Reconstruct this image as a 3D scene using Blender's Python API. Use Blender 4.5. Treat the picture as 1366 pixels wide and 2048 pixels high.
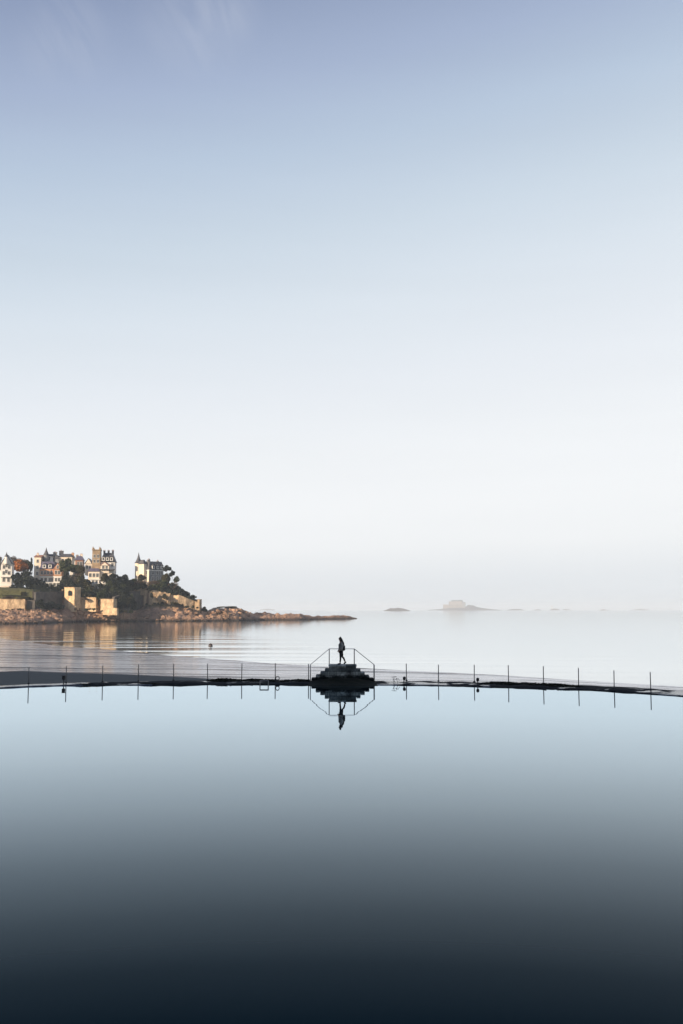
import bpy, bmesh, math, random
from mathutils import Vector, Matrix, noise as mnoise
R = math.radians
scene = bpy.context.scene
for o in list(bpy.data.objects): bpy.data.objects.remove(o)

# ------------------------------------------------------------------ camera
CAM_Z = 4.42; F = 1991.0; PITCH = math.atan(194.8 / F)
cd = bpy.data.cameras.new("camera"); cam = bpy.data.objects.new("camera", cd)
scene.collection.objects.link(cam); scene.camera = cam
cam.location = (0, 0, CAM_Z); cam.rotation_euler = (math.pi / 2 + PITCH, 0, 0)
cd.sensor_fit = 'VERTICAL'; cd.sensor_height = 36; cd.lens = 36 * F / 2048
cd.clip_start = 0.1; cd.clip_end = 60000

# ------------------------------------------------------------------ sun direction, world, sun
SUN_EL = R(19); SUN_XY = Vector((-0.76, -0.65)).normalized()
SUN_DIR = Vector((SUN_XY.x * math.cos(SUN_EL), SUN_XY.y * math.cos(SUN_EL), math.sin(SUN_EL)))
w = bpy.data.worlds.new("World"); scene.world = w; w.use_nodes = True
nt = w.node_tree; nt.nodes.clear(); N = nt.nodes; L = nt.links
def srgb(c):
    return tuple(((v / 255) / 12.92 if v <= 10 else (((v / 255) + 0.055) / 1.055) ** 2.4) for v in c) + (1,)
out = N.new('ShaderNodeOutputWorld'); bg_sky = N.new('ShaderNodeBackground'); bg_air = N.new('ShaderNodeBackground')
sky = N.new('ShaderNodeTexSky'); sky.sky_type = 'NISHITA'; sky.sun_disc = False
sky.sun_elevation = SUN_EL; sky.sun_rotation = math.atan2(SUN_DIR.x, SUN_DIR.y); sky.air_density = 1.0; sky.dust_density = 1.5
bg_sky.inputs[1].default_value = 0.05; L.new(sky.outputs[0], bg_sky.inputs[0])
tc = N.new('ShaderNodeTexCoord'); sep = N.new('ShaderNodeSeparateXYZ'); L.new(tc.outputs['Generated'], sep.inputs[0])
# elevation, tilted a little so the air is paler to the right
tilt = N.new('ShaderNodeMath'); tilt.operation = 'MULTIPLY_ADD'; tilt.inputs[1].default_value = -0.15
L.new(sep.outputs['X'], tilt.inputs[0]); L.new(sep.outputs['Z'], tilt.inputs[2])
# only apply the tilt away from the horizon
zs_ = N.new('ShaderNodeMapRange'); zs_.inputs[1].default_value = 0.0; zs_.inputs[2].default_value = 0.3
L.new(sep.outputs['Z'], zs_.inputs[0])
mixz = N.new('ShaderNodeMix'); mixz.data_type = 'FLOAT'
L.new(zs_.outputs[0], mixz.inputs[0]); L.new(sep.outputs['Z'], mixz.inputs[2]); L.new(tilt.outputs[0], mixz.inputs[3])
ramp = N.new('ShaderNodeValToRGB'); L.new(mixz.outputs[0], ramp.inputs[0])
SKY = [(0.0, (224, 229, 234)), (0.03, (230, 234, 238)), (0.06, (241, 243, 245)), (0.10, (244, 246, 248)), (0.155, (241, 244, 247)),
       (0.22, (232, 237, 243)), (0.30, (219, 228, 237)), (0.37, (203, 216, 229)), (0.44, (184, 200, 220)), (0.50, (165, 180, 207)),
       (0.56, (143, 158, 188)), (0.66, (124, 142, 180)), (0.85, (90, 112, 158)), (1.0, (78, 100, 150))]
el = ramp.color_ramp.elements
while len(el) > 1: el.remove(el[-1])
el[0].position = 0; el[0].color = srgb(SKY[0][1])
for p, c in SKY[1:]:
    e = el.new(p); e.color = srgb(c)
# wisps of high cloud, upper left
mp0 = N.new('ShaderNodeMapping'); mp0.inputs['Rotation'].default_value = (0, R(30), 0); L.new(tc.outputs['Generated'], mp0.inputs[0])
mp = N.new('ShaderNodeMapping'); mp.inputs['Scale'].default_value = (26, 7, 7)
L.new(mp0.outputs[0], mp.inputs[0])
cn = N.new('ShaderNodeTexNoise'); cn.inputs['Scale'].default_value = 1.0; cn.inputs['Detail'].default_value = 6; cn.inputs['Distortion'].default_value = 0.9
L.new(mp.outputs[0], cn.inputs[0])
cm = N.new('ShaderNodeMapRange'); cm.inputs[1].default_value = 0.36; cm.inputs[2].default_value = 0.72; L.new(cn.outputs['Fac'], cm.inputs[0])
spots = []
for (wx, wy, rad) in ((130, 80, .05), (390, 30, .065), (450, 25, .04)):
    u_ = (wx - 683) / F; v_ = (1024 - wy) / F; c_, s_ = math.cos(PITCH), math.sin(PITCH)
    d_ = Vector((u_, c_ - v_ * s_, s_ + v_ * c_)).normalized()
    vd = N.new('ShaderNodeVectorMath'); vd.operation = 'DISTANCE'; vd.inputs[1].default_value = d_; L.new(tc.outputs['Generated'], vd.inputs[0])
    mr = N.new('ShaderNodeMapRange'); mr.interpolation_type = 'SMOOTHSTEP'; mr.inputs[1].default_value = rad; mr.inputs[2].default_value = .0; L.new(vd.outputs['Value'], mr.inputs[0]); spots.append(mr)
mA = N.new('ShaderNodeMath'); mA.operation = 'MAXIMUM'; L.new(spots[0].outputs[0], mA.inputs[0]); L.new(spots[1].outputs[0], mA.inputs[1])
mB = N.new('ShaderNodeMath'); mB.operation = 'MAXIMUM'; L.new(mA.outputs[0], mB.inputs[0]); L.new(spots[2].outputs[0], mB.inputs[1])
m2 = N.new('ShaderNodeMath'); m2.operation = 'MULTIPLY'; L.new(cm.outputs[0], m2.inputs[0]); L.new(mB.outputs[0], m2.inputs[1])
m3 = N.new('ShaderNodeMath'); m3.operation = 'MULTIPLY'; m3.inputs[1].default_value = 0.36; L.new(m2.outputs[0], m3.inputs[0])
cmix = N.new('ShaderNodeMix'); cmix.data_type = 'RGBA'; cmix.inputs[7].default_value = srgb((214, 219, 230))
L.new(m3.outputs[0], cmix.inputs[0]); L.new(ramp.outputs[0], cmix.inputs[6])
lm = N.new('ShaderNodeMapping'); lm.inputs['Scale'].default_value = (2.2, 2.2, 24); L.new(tc.outputs['Generated'], lm.inputs[0])
ln_ = N.new('ShaderNodeTexNoise'); ln_.inputs['Scale'].default_value = 1; ln_.inputs['Detail'].default_value = 4; L.new(lm.outputs[0], ln_.inputs[0])
lr = N.new('ShaderNodeMapRange'); lr.inputs[1].default_value = .3; lr.inputs[2].default_value = .7; lr.inputs[3].default_value = .985; lr.inputs[4].default_value = 1.01; L.new(ln_.outputs['Fac'], lr.inputs[0])
vs_ = N.new('ShaderNodeVectorMath'); vs_.operation = 'SCALE'; L.new(cmix.outputs[2], vs_.inputs[0]); L.new(lr.outputs[0], vs_.inputs['Scale'])
L.new(vs_.outputs[0], bg_air.inputs[0]); bg_air.inputs[1].default_value = 0.64
mixs = N.new('ShaderNodeMixShader'); mixs.inputs[0].default_value = 0.97
L.new(bg_sky.outputs[0], mixs.inputs[1]); L.new(bg_air.outputs[0], mixs.inputs[2]); L.new(mixs.outputs[0], out.inputs[0])

ld = bpy.data.lights.new("sun", 'SUN'); ld.energy = 5.0; ld.angle = R(0.6); ld.color = (1.0, 0.80, 0.58)
lo = bpy.data.objects.new("sun", ld); scene.collection.objects.link(lo)
lo.rotation_euler = (-SUN_DIR).to_track_quat('-Z', 'Y').to_euler()

scene.view_settings.view_transform = 'Standard'; scene.view_settings.look = 'None'
scene.view_settings.exposure = 0.7; scene.view_settings.gamma = 1
scene.render.engine = 'CYCLES'
scene.cycles.use_denoising = True
scene.cycles.max_bounces = 6; scene.cycles.volume_bounces = 1; scene.cycles.caustics_reflective = False
try: scene.cycles.volume_max_steps = 64
except Exception: pass

# ------------------------------------------------------------------ helpers
cT, sT = math.cos(PITCH), math.sin(PITCH)
def ray(px, py):
    u = (px - 683) / F; v = (1024 - py) / F
    return Vector((u, cT - v * sT, sT + v * cT))
def P(px, py, Y):
    d = ray(px, py); return Vector((0, 0, CAM_Z)) + d * (Y / d.y)
def G(px, py, z):
    d = ray(px, py); return Vector((0, 0, CAM_Z)) + d * ((z - CAM_Z) / d.z)
def lerp_tab(t, x):
    if x <= t[0][0]: return t[0][1]
    for (a, va), (b, vb) in zip(t, t[1:]):
        if x <= b: return va + (vb - va) * (x - a) / (b - a)
    return t[-1][1]
def nz(x, y, z=0): return mnoise.noise(Vector((x, y, z)))
def fbm(x, y, z=0, o=4): return mnoise.fractal(Vector((x, y, z)), 1.0, 2.0, o)
SEA = -2.2; HK = 1.36

def tag(o, label=None, cat=None, group=None, kind=None):
    if label: o['label'] = label
    if cat: o['category'] = cat
    if group: o['group'] = group
    if kind: o['kind'] = kind
    return o
def empty(name, loc, rz=0.0):
    o = bpy.data.objects.new(name, None); scene.collection.objects.link(o)
    o.location = loc; o.rotation_euler = (0, 0, rz); o.empty_display_size = 0.3; return o
class MB:
    def __init__(s): s.v = []; s.f = []; s.mi = []
    def add(s, vs, fs, mi=0):
        b = len(s.v); s.v += [tuple(v) for v in vs]; s.f += [tuple(i + b for i in f) for f in fs]; s.mi += [mi] * len(fs); return s
    def box(s, x0, x1, y0, y1, z0, z1, mi=0):
        vs = [(x, y, z) for z in (z0, z1) for y in (y0, y1) for x in (x0, x1)]
        return s.add(vs, [(0, 2, 3, 1), (4, 5, 7, 6), (0, 1, 5, 4), (2, 6, 7, 3), (0, 4, 6, 2), (1, 3, 7, 5)], mi)
    def frustum(s, x0, x1, y0, y1, z0, z1, ix, iy, mi=0):
        vs = [(x0, y0, z0), (x1, y0, z0), (x1, y1, z0), (x0, y1, z0), (x0 + ix, y0 + iy, z1), (x1 - ix, y0 + iy, z1), (x1 - ix, y1 - iy, z1), (x0 + ix, y1 - iy, z1)]
        return s.add(vs, [(3, 2, 1, 0), (4, 5, 6, 7), (0, 1, 5, 4), (1, 2, 6, 5), (2, 3, 7, 6), (3, 0, 4, 7)], mi)
    def gable(s, x0, x1, y0, y1, z0, h, axis='y', mi=0):   # ridge runs along axis
        if axis == 'y':
            xm = (x0 + x1) / 2
            vs = [(x0, y0, z0), (x1, y0, z0), (xm, y0, z0 + h), (x0, y1, z0), (x1, y1, z0), (xm, y1, z0 + h)]
        else:
            ym = (y0 + y1) / 2
            vs = [(x0, y1, z0), (x0, y0, z0), (x0, ym, z0 + h), (x1, y1, z0), (x1, y0, z0), (x1, ym, z0 + h)]
        return s.add(vs, [(0, 1, 2), (3, 5, 4), (0, 3, 4, 1), (1, 4, 5, 2), (0, 2, 5, 3)], mi)
    def cone(s, cx, cy, z0, z1, r0, r1, n=10, mi=0):
        vs = [(cx + r * math.cos(2 * math.pi * k / n), cy + r * math.sin(2 * math.pi * k / n), z) for r, z in ((r0, z0), (max(r1, 0.01), z1)) for k in range(n)]
        fs = [(k, (k + 1) % n, n + (k + 1) % n, n + k) for k in range(n)] + [tuple(range(n))[::-1], tuple(range(n, 2 * n))]
        return s.add(vs, fs, mi)
    def lathe(s, prof, n=12, cx=0, cy=0, mi=0):
        vs = [(cx + r * math.cos(2 * math.pi * k / n), cy + r * math.sin(2 * math.pi * k / n), z) for r, z in prof for k in range(n)]
        fs = [(j * n + k, j * n + (k + 1) % n, (j + 1) * n + (k + 1) % n, (j + 1) * n + k) for j in range(len(prof) - 1) for k in range(n)]
        fs += [tuple(range(n))[::-1], tuple(range((len(prof) - 1) * n, len(prof) * n))]
        return s.add(vs, fs, mi)
    def tube(s, pts, r, n=8, mi=0):
        pts = [Vector(p) for p in pts]; vs = []; fs = []
        for i, p in enumerate(pts):
            d = (pts[min(i + 1, len(pts) - 1)] - pts[max(i - 1, 0)]).normalized()
            a = d.cross(Vector((0, 1, 0)) if abs(d.y) < .9 else Vector((1, 0, 0))).normalized(); b = d.cross(a)
            rr = r[i] if isinstance(r, (list, tuple)) else r
            vs += [p + (a * math.cos(2 * math.pi * k / n) + b * math.sin(2 * math.pi * k / n)) * rr for k in range(n)]
        for i in range(len(pts) - 1):
            fs += [(i * n + k, i * n + (k + 1) % n, (i + 1) * n + (k + 1) % n, (i + 1) * n + k) for k in range(n)]
        fs += [tuple(range(n))[::-1], tuple(range((len(pts) - 1) * n, len(pts) * n))]
        return s.add(vs, fs, mi)
    def mesh(s, name, mats, smooth=False):
        me = bpy.data.meshes.new(name); me.from_pydata(s.v, [], s.f)
        for m in (mats if isinstance(mats, (list, tuple)) else [mats]): me.materials.append(m)
        me.polygons.foreach_set('material_index', s.mi)
        if smooth: me.polygons.foreach_set('use_smooth', [True] * len(s.f))
        me.update(); return me
    def build(s, name, mats, parent=None, smooth=False, fix=True, bevel=0):
        me = s.mesh(name, mats, smooth)
        if fix or bevel:
            bm = bmesh.new(); bm.from_mesh(me)
            if bevel: bmesh.ops.bevel(bm, geom=bm.edges[:], offset=bevel, segments=1, affect='EDGES')
            bmesh.ops.recalc_face_normals(bm, faces=bm.faces); bm.to_mesh(me); bm.free()
        o = bpy.data.objects.new(name, me); scene.collection.objects.link(o)
        if parent is not None: o.parent = parent
        return o
def link_part(name, mesh, parent, loc=(0, 0, 0), rz=0.0, scale=None):
    o = bpy.data.objects.new(name, mesh); scene.collection.objects.link(o); o.parent = parent
    o.location = loc; o.rotation_euler = (0, 0, rz)
    if scale: o.scale = scale
    return o

def mat(name, base, rough=0.8, var=None, scale=1.0, bump=0.0, bscale=None, spec=0.3, metal=0.0, stretch=(1, 1, 1), obj=True, detail=6):
    m = bpy.data.materials.new(name); m.use_nodes = True; n = m.node_tree.nodes; l = m.node_tree.links
    b = n['Principled BSDF']; b.inputs['Roughness'].default_value = rough; b.inputs['Specular IOR Level'].default_value = spec; b.inputs['Metallic'].default_value = metal
    b.inputs['Base Color'].default_value = (*base, 1)
    t = n.new('ShaderNodeTexCoord'); mpn = n.new('ShaderNodeMapping'); mpn.inputs['Scale'].default_value = stretch
    l.new(t.outputs['Object'], mpn.inputs[0])
    if var:
        x = n.new('ShaderNodeTexNoise'); x.inputs['Scale'].default_value = scale; x.inputs['Detail'].default_value = detail; x.inputs['Roughness'].default_value = 0.65
        l.new(mpn.outputs[0], x.inputs[0]); r = n.new('ShaderNodeValToRGB'); r.color_ramp.elements[0].position = 0.33; r.color_ramp.elements[1].position = 0.67
        r.color_ramp.elements[0].color = (*base, 1); r.color_ramp.elements[1].color = (*var, 1)
        l.new(x.outputs['Fac'], r.inputs[0]); l.new(r.outputs[0], b.inputs['Base Color'])
    if bump:
        y = n.new('ShaderNodeTexNoise'); y.inputs['Scale'].default_value = bscale or scale * 3; y.inputs['Detail'].default_value = 5
        l.new(mpn.outputs[0], y.inputs[0]); bp = n.new('ShaderNodeBump'); bp.inputs['Strength'].default_value = 1.0; bp.inputs['Distance'].default_value = bump
        l.new(y.outputs['Fac'], bp.inputs['Height']); l.new(bp.outputs[0], b.inputs['Normal'])
    return m
M = {}
M['metal'] = mat('painted_pipe', (0.14, 0.145, 0.15), 0.55, (0.22, 0.215, 0.21), 8, spec=0.4)
M['rail'] = mat('pale_galvanised_pipe', (0.34, 0.35, 0.36), 0.5, (0.44, 0.45, 0.46), 8, spec=0.5)
M['dark'] = mat('dark_fittings', (0.02, 0.022, 0.025), 0.6, (0.04, 0.035, 0.03), 6)
M['rock'] = mat('shore_rock', (0.12, 0.075, 0.05), 0.9, (0.34, 0.215, 0.14), 0.14, bump=0.5, bscale=0.8)
M['cream_stone'] = mat('cream_stone', (0.30, 0.205, 0.125), 0.9, (0.72, 0.53, 0.33), 0.5, bump=0.4, bscale=1.5, stretch=(1, 1, .7), detail=10)
M['shade_darkened_stone'] = mat('shade_darkened_stone_block', (0.13, 0.115, 0.105), 0.9, (0.05, 0.05, 0.045), 0.4, bump=0.1, bscale=3)  # stone colour lowered to paint in the shade and growth of recessed walls
M['cream'] = mat('cream_render', (0.72, 0.62, 0.50), 0.85, (0.62, 0.52, 0.41), 0.3)
M['white'] = mat('white_render', (0.74, 0.70, 0.64), 0.85, (0.64, 0.60, 0.55), 0.3)
M['grey'] = mat('grey_render', (0.26, 0.26, 0.26), 0.85, (0.16, 0.16, 0.16), 0.5)
M['brick'] = mat('orange_brick', (0.42, 0.20, 0.11), 0.9, (0.52, 0.30, 0.18), 0.6)
M['buff'] = mat('buff_stone_tower', (0.40, 0.29, 0.18), 0.9, (0.19, 0.135, 0.09), 0.6, bump=.15, bscale=2)
M['slate'] = mat('slate_roof', (0.05, 0.052, 0.06), 0.55, (0.085, 0.085, 0.095), 0.8)
M['slate_blue'] = mat('blue_slate_roof', (0.075, 0.07, 0.11), 0.5, (0.11, 0.10, 0.15), 0.8)
M['tile'] = mat('russet_roof_tile', (0.22, 0.10, 0.07), 0.8, (0.30, 0.16, 0.11), 0.8)
M['glass'] = mat('dark_window_glass', (0.02, 0.025, 0.03), 0.1, spec=0.5)
M['trim'] = mat('white_window_trim', (0.66, 0.64, 0.60), 0.7)
M['bark'] = mat('bark', (0.07, 0.05, 0.035), 0.9, (0.12, 0.09, 0.07), 2)
M['grass'] = mat('grass_slope', (0.07, 0.085, 0.02), 0.95, (0.13, 0.12, 0.04), 0.25, bump=0.2, bscale=2)
M['rope'] = mat('buoy_paint', (0.03, 0.028, 0.03), 0.5, (0.06, 0.04, 0.04), 5)

def leaf_mat(name, a, b):
    m = mat(name, a, 0.75, b, 0.6, spec=0.2)
    return m
LM = {'dark': leaf_mat('dark_evergreen_leaf', (0.004, 0.008, 0.007), (0.026, 0.034, 0.02)),
      'olive': leaf_mat('olive_leaf', (0.03, 0.03, 0.013), (0.075, 0.065, 0.027)),
      'brown': leaf_mat('bare_brown_twig', (0.07, 0.05, 0.035), (0.14, 0.10, 0.07)),
      'orange': leaf_mat('autumn_orange_leaf', (0.28, 0.09, 0.025), (0.42, 0.17, 0.05)),
      'green': leaf_mat('mid_green_leaf', (0.02, 0.032, 0.012), (0.065, 0.075, 0.03))}

# ------------------------------------------------------------------ water material: reflectance rises steeply towards grazing
def water_mat(name, body, rough, bumps, power=1.0, tint=(1, 1, 1), shore=False):
    m = bpy.data.materials.new(name); m.use_nodes = True; n = m.node_tree.nodes; l = m.node_tree.links
    n.clear(); o = n.new('ShaderNodeOutputMaterial'); mix = n.new('ShaderNodeMixShader')
    d = n.new('ShaderNodeBsdfDiffuse'); d.inputs[0].default_value = (*body, 1)
    g = n.new('ShaderNodeBsdfGlossy'); g.inputs['Roughness'].default_value = rough; g.inputs['Color'].default_value = (*tint, 1)
    fr = n.new('ShaderNodeFresnel'); fr.inputs['IOR'].default_value = 1.333
    pw = n.new('ShaderNodeValToRGB'); cr = pw.color_ramp.elements
    while len(cr) > 1: cr.remove(cr[-1])
    cr[0].position = power[0][0]; cr[0].color = (power[0][1],) * 3 + (1,)
    for a_, b_ in power[1:]: e_ = cr.new(a_); e_.color = (b_,) * 3 + (1,)
    l.new(fr.outputs[0], pw.inputs[0]); l.new(pw.outputs[0], mix.inputs[0]); l.new(d.outputs[0], mix.inputs[1]); l.new(g.outputs[0], mix.inputs[2]); l.new(mix.outputs[0], o.inputs[0])
    t = n.new('ShaderNodeTexCoord'); prev = None
    for (sx, sy, rot, dist, det) in bumps:
        mpn = n.new('ShaderNodeMapping'); mpn.inputs['Scale'].default_value = (sx, sy, 1); mpn.inputs['Rotation'].default_value = (0, 0, rot)
        l.new(t.outputs['Object'], mpn.inputs[0]); x = n.new('ShaderNodeTexNoise'); x.inputs['Scale'].default_value = 1; x.inputs['Detail'].default_value = det
        l.new(mpn.outputs[0], x.inputs[0]); bp = n.new('ShaderNodeBump'); bp.inputs['Distance'].default_value = dist
        l.new(x.outputs['Fac'], bp.inputs['Height'])
        if prev: l.new(prev.outputs[0], bp.inputs['Normal'])
        prev = bp
    if shore:
        ps = n.new('ShaderNodeSeparateXYZ'); l.new(t.outputs['Object'], ps.inputs[0])
        d1 = n.new('ShaderNodeMath'); d1.operation = 'MULTIPLY_ADD'; d1.inputs[1].default_value = 1.5; l.new(ps.outputs['X'], d1.inputs[0]); l.new(ps.outputs['Y'], d1.inputs[2])
        mk = n.new('ShaderNodeMapRange'); mk.inputs[1].default_value = 118; mk.inputs[2].default_value = 215; mk.inputs[3].default_value = 1; mk.inputs[4].default_value = 0; l.new(d1.outputs[0], mk.inputs[0])
        mpn = n.new('ShaderNodeMapping'); mpn.inputs['Rotation'].default_value = (0, 0, R(54)); mpn.inputs['Scale'].default_value = (.012, .10, 1); l.new(t.outputs['Object'], mpn.inputs[0])
        x = n.new('ShaderNodeTexNoise'); x.inputs['Scale'].default_value = 1; x.inputs['Detail'].default_value = 2.5; x.inputs['Distortion'].default_value = .5; l.new(mpn.outputs[0], x.inputs[0])
        mk2 = n.new('ShaderNodeMapRange'); mk2.inputs[1].default_value = -25; mk2.inputs[2].default_value = 8; mk2.inputs[3].default_value = 1; mk2.inputs[4].default_value = .25; l.new(ps.outputs['X'], mk2.inputs[0])
        m0 = n.new('ShaderNodeMath'); m0.operation = 'MULTIPLY'; l.new(mk.outputs[0], m0.inputs[0]); l.new(mk2.outputs[0], m0.inputs[1])
        mm = n.new('ShaderNodeMath'); mm.operation = 'MULTIPLY'; l.new(x.outputs['Fac'], mm.inputs[0]); l.new(m0.outputs[0], mm.inputs[1])
        bp = n.new('ShaderNodeBump'); bp.inputs['Distance'].default_value = .6; l.new(mm.outputs[0], bp.inputs['Height']); l.new(prev.outputs[0], bp.inputs['Normal']); prev = bp
    if prev: l.new(prev.outputs[0], g.inputs['Normal'])
    return m
POOL_REFL = [(0.0, 0.001), (0.1063, 0.004), (0.1178, 0.009), (0.1476, 0.031), (0.1882, 0.092), (0.2436, 0.205), (0.3199, 0.4), (0.4253, 0.645), (0.5384, 0.84), (0.6259, 0.93), (1.0, 1.0)]   # reflectance against Fresnel value
M['pool'] = water_mat('still_pool_water', (0.004, 0.0195, 0.0275), 0.01, [(0.05, 0.35, 0, 0.005, 2), (.25, 1.6, R(4), 0.0007, 2)], power=POOL_REFL, tint=(0.755, 0.88, 0.96))
M['sea'] = water_mat('calm_sea_water', (0.02, 0.035, 0.045), 0.06, [(0.03, 0.12, R(20), 0.02, 3), (0.5, 1.6, R(20), 0.004, 2)], power=[(0, .02), (.3, .42), (.5, .74), (.7, .97), (1, 1)], tint=(.98, 1.0, 1.0), shore=True)

# ------------------------------------------------------------------ setting: sea, pool, beach, unseen shading hill
def sheet(name, xs, ys, zf, m, kind='structure', smooth=True):
    mb = MB(); nx = len(xs)
    for y in ys:
        for x in xs: mb.v.append((x, y, zf(x, y)))
    for j in range(len(ys) - 1):
        for i in range(nx - 1):
            a = j * nx + i; mb.f.append((a, a + 1, a + nx + 1, a + nx)); mb.mi.append(0)
    o = mb.build(name, m, smooth=smooth, fix=False); o['kind'] = kind; return o
sheet('sea', [-11000, -2000, -300, 0, 300, 2000, 11000], [-150, 0, 100, 400, 1500, 5000, 18000], lambda x, y: SEA, M['sea'])

# pool wall centre lines from surveyed points (photo waterline and pole feet)
EDGE = [(-260, 1391), (-120, 1384), (0, 1377), (60, 1374), (125, 1372), (205, 1371.2), (350, 1370.3), (480, 1370), (620, 1370), (745, 1370.5), (880, 1372),
        (1060, 1377), (1150, 1380), (1220, 1383), (1366, 1393.5), (1500, 1404), (1640, 1417)]
FRONT = [G(a, b, 0) for a, b in EDGE]
def offset_pts(pts, d):
    o = []
    for i, p in enumerate(pts):
        t = (pts[min(i + 1, len(pts) - 1)] - pts[max(i - 1, 0)]).normalized(); o.append(p + Vector((-t.y, t.x, 0)) * d)
    return o
def resample(pts, step):
    o = [pts[0]]; acc = 0
    for a, b in zip(pts, pts[1:]):
        L_ = (b - a).length; n_ = max(1, int(L_ / step))
        for k in range(1, n_ + 1): o.append(a.lerp(b, k / n_))
    return o
fr = resample(FRONT, 0.25)
mb = MB()
poly = [(-40, -4, 0)] + [(p.x, p.y + 0.6, 0) for p in FRONT] + [(40, -4, 0)]
mb.add(poly, [tuple(range(len(poly)))[::-1]])
pw_ = mb.build('pool_water', M['pool'], fix=False); pw_['kind'] = 'structure'
for f_ in pw_.data.polygons:
    if f_.normal.z < 0: pw_.data.flip_normals(); break

def wall_mat():
    m = mat('weedy_wall_stone', (0.008, 0.010, 0.011), 0.9, (0.028, 0.03, 0.031), 1.6, bump=0.03, bscale=6, spec=0.06)
    n = m.node_tree.nodes; l = m.node_tree.links; b = n['Principled BSDF']
    x = n.new('ShaderNodeTexNoise'); x.inputs['Scale'].default_value = 0.7; x.inputs['Detail'].default_value = 4; t = n.new('ShaderNodeTexCoord'); l.new(t.outputs['Object'], x.inputs[0])
    aw = n.new('ShaderNodeAttribute'); aw.attribute_name = 'puddle'; su = n.new('ShaderNodeMath'); su.operation = 'MULTIPLY_ADD'; su.inputs[1].default_value = .2; l.new(aw.outputs['Fac'], su.inputs[0]); l.new(x.outputs['Fac'], su.inputs[2])
    r = n.new('ShaderNodeMapRange'); r.inputs[1].default_value = 0.60; r.inputs[2].default_value = 0.66; r.inputs[3].default_value = 0.03; r.inputs[4].default_value = 0.5
    l.new(su.outputs[0], r.inputs[0]); l.new(r.outputs[0], b.inputs['Specular IOR Level'])
    r2 = n.new('ShaderNodeMapRange'); r2.inputs[1].default_value = .03; r2.inputs[2].default_value = .5; r2.inputs[3].default_value = .9; r2.inputs[4].default_value = .15; l.new(r.outputs[0], r2.inputs[0]); l.new(r2.outputs[0], b.inputs['Roughness'])
    return m
M['wall'] = wall_mat()
mb = MB(); prof = [(-0.1, -0.5), (0.0, -0.02), (0.12, 0.04), (0.5, 0.06), (1.0, 0.055), (1.5, 0.06), (2.0, 0.06), (2.5, 0.07), (2.8, 0.07), (3.1, 0.04), (3.3, -0.2), (3.4, -0.9)]
def wall_w(x): return lerp_tab([(-60, .4), (-17, .42), (-12, .8), (-8, 1), (15, 1), (19, .5), (60, .42)], x)
fr_n = [(b_ - a_) for a_, b_ in zip(fr, offset_pts(fr, 1.0))]
offs = [[p_ + n_ * (d * (wall_w(p_.x) if d > .2 else 1)) for p_, n_ in zip(fr, fr_n)] for d, z in prof]
nrow = len(prof)
for i in range(len(fr)):
    for j, (d, z) in enumerate(prof):
        p = offs[j][i]; n_ = 0
        if 0 < j < nrow - 2:
            n_ = (0.03 if (-18 < p.x < 16) else .012) * fbm(p.x * 0.9, p.y * 0.9) + (0.09 * max(0, nz(p.x * 0.3 + 3.3, p.y * 0.3) - 0.0) * (0.3 if j < 3 else 1.0)) * (1 if (-18 < p.x < -1.5 or 10 < p.x < 16) else .15)
        e_ = 0.05 * nz(p.x * 0.7, 5.5) if j < 3 else 0
        mb.v.append((p.x, p.y + e_, z + n_))
for i in range(len(fr) - 1):
    for j in range(nrow - 1):
        a = i * nrow + j; mb.f.append((a, a + nrow, a + nrow + 1, a + 1)); mb.mi.append(0)
pwall = mb.build('pool_wall', M['wall'], smooth=True)
pa = pwall.data.attributes.new('puddle', 'FLOAT', 'POINT')
pa.data.foreach_set('value', [(1.0 if 2 <= i % nrow <= 9 else 0.0) * (1.35 if v.co.x < -15 else .75 if (v.co.x > 16.5 or 1.8 < v.co.x < 6) else 0.0) for i, v in enumerate(pwall.data.vertices)])
tag(pwall, 'long low dark seawater pool wall, weedy and wet, curving across the whole picture', 'wall')

# seaweed lumps lying on the wall
def weed_mesh(seed, n=260):
    rnd = random.Random(seed); mb = MB()
    for k in range(n):
        a = rnd.random() * 6.28; rr = math.sqrt(rnd.random()); x = rr * math.cos(a); y = rr * math.sin(a) * .6; h = (1 - rr * rr) * .22 * rnd.uniform(.5, 1.1)
        s_ = rnd.uniform(.05, .12); b = rnd.random() * 3.14; dx, dy = math.cos(b) * s_, math.sin(b) * s_
        mb.add([(x - dx, y - dy, h), (x + dx, y + dy, h + rnd.uniform(-.03, .05)), (x + dx * .4, y + dy * .4 + .03, h - .14), (x - dx, y - dy + .02, h - .14)], [(0, 1, 2, 3)])
    # dense core under the fronds
    mb.lathe([(1.0, -0.06), (0.85, 0.03), (0.6, 0.1), (0.3, 0.15), (0.02, 0.17)], 14)
    for i in range(len(mb.v) - 70, len(mb.v)): x, y, z = mb.v[i]; mb.v[i] = (x * (1 + .15 * nz(x * 3, y * 3, seed)), y * .6, z * (1 + .5 * nz(x * 4, y * 4, seed)))
    return mb.mesh('seaweed_clump', M['weed'])
M['weed'] = mat('seaweed', (0.006, 0.008, 0.006), 0.85, (0.022, 0.022, 0.014), 4, spec=0.05)
wm = [weed_mesh(i) for i in range(3)]
weeds = [(447, 1362.5, 1.15, 1.2), (466, 1362, .8, .9), (508, 1362, 1.0, 1.0), (540, 1362.5, .9, .8), (585, 1363, 1.2, .8), (600, 1362.5, .8, .9), (1000, 1367, 1.6, .7), (1045, 1369, 1.5, .8), (1095, 1371, 1.5, .9),
         (1130, 1373, 1.2, .7), (300, 1367.6, .7, .35), (165, 1368.6, .7, .35)]
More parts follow.
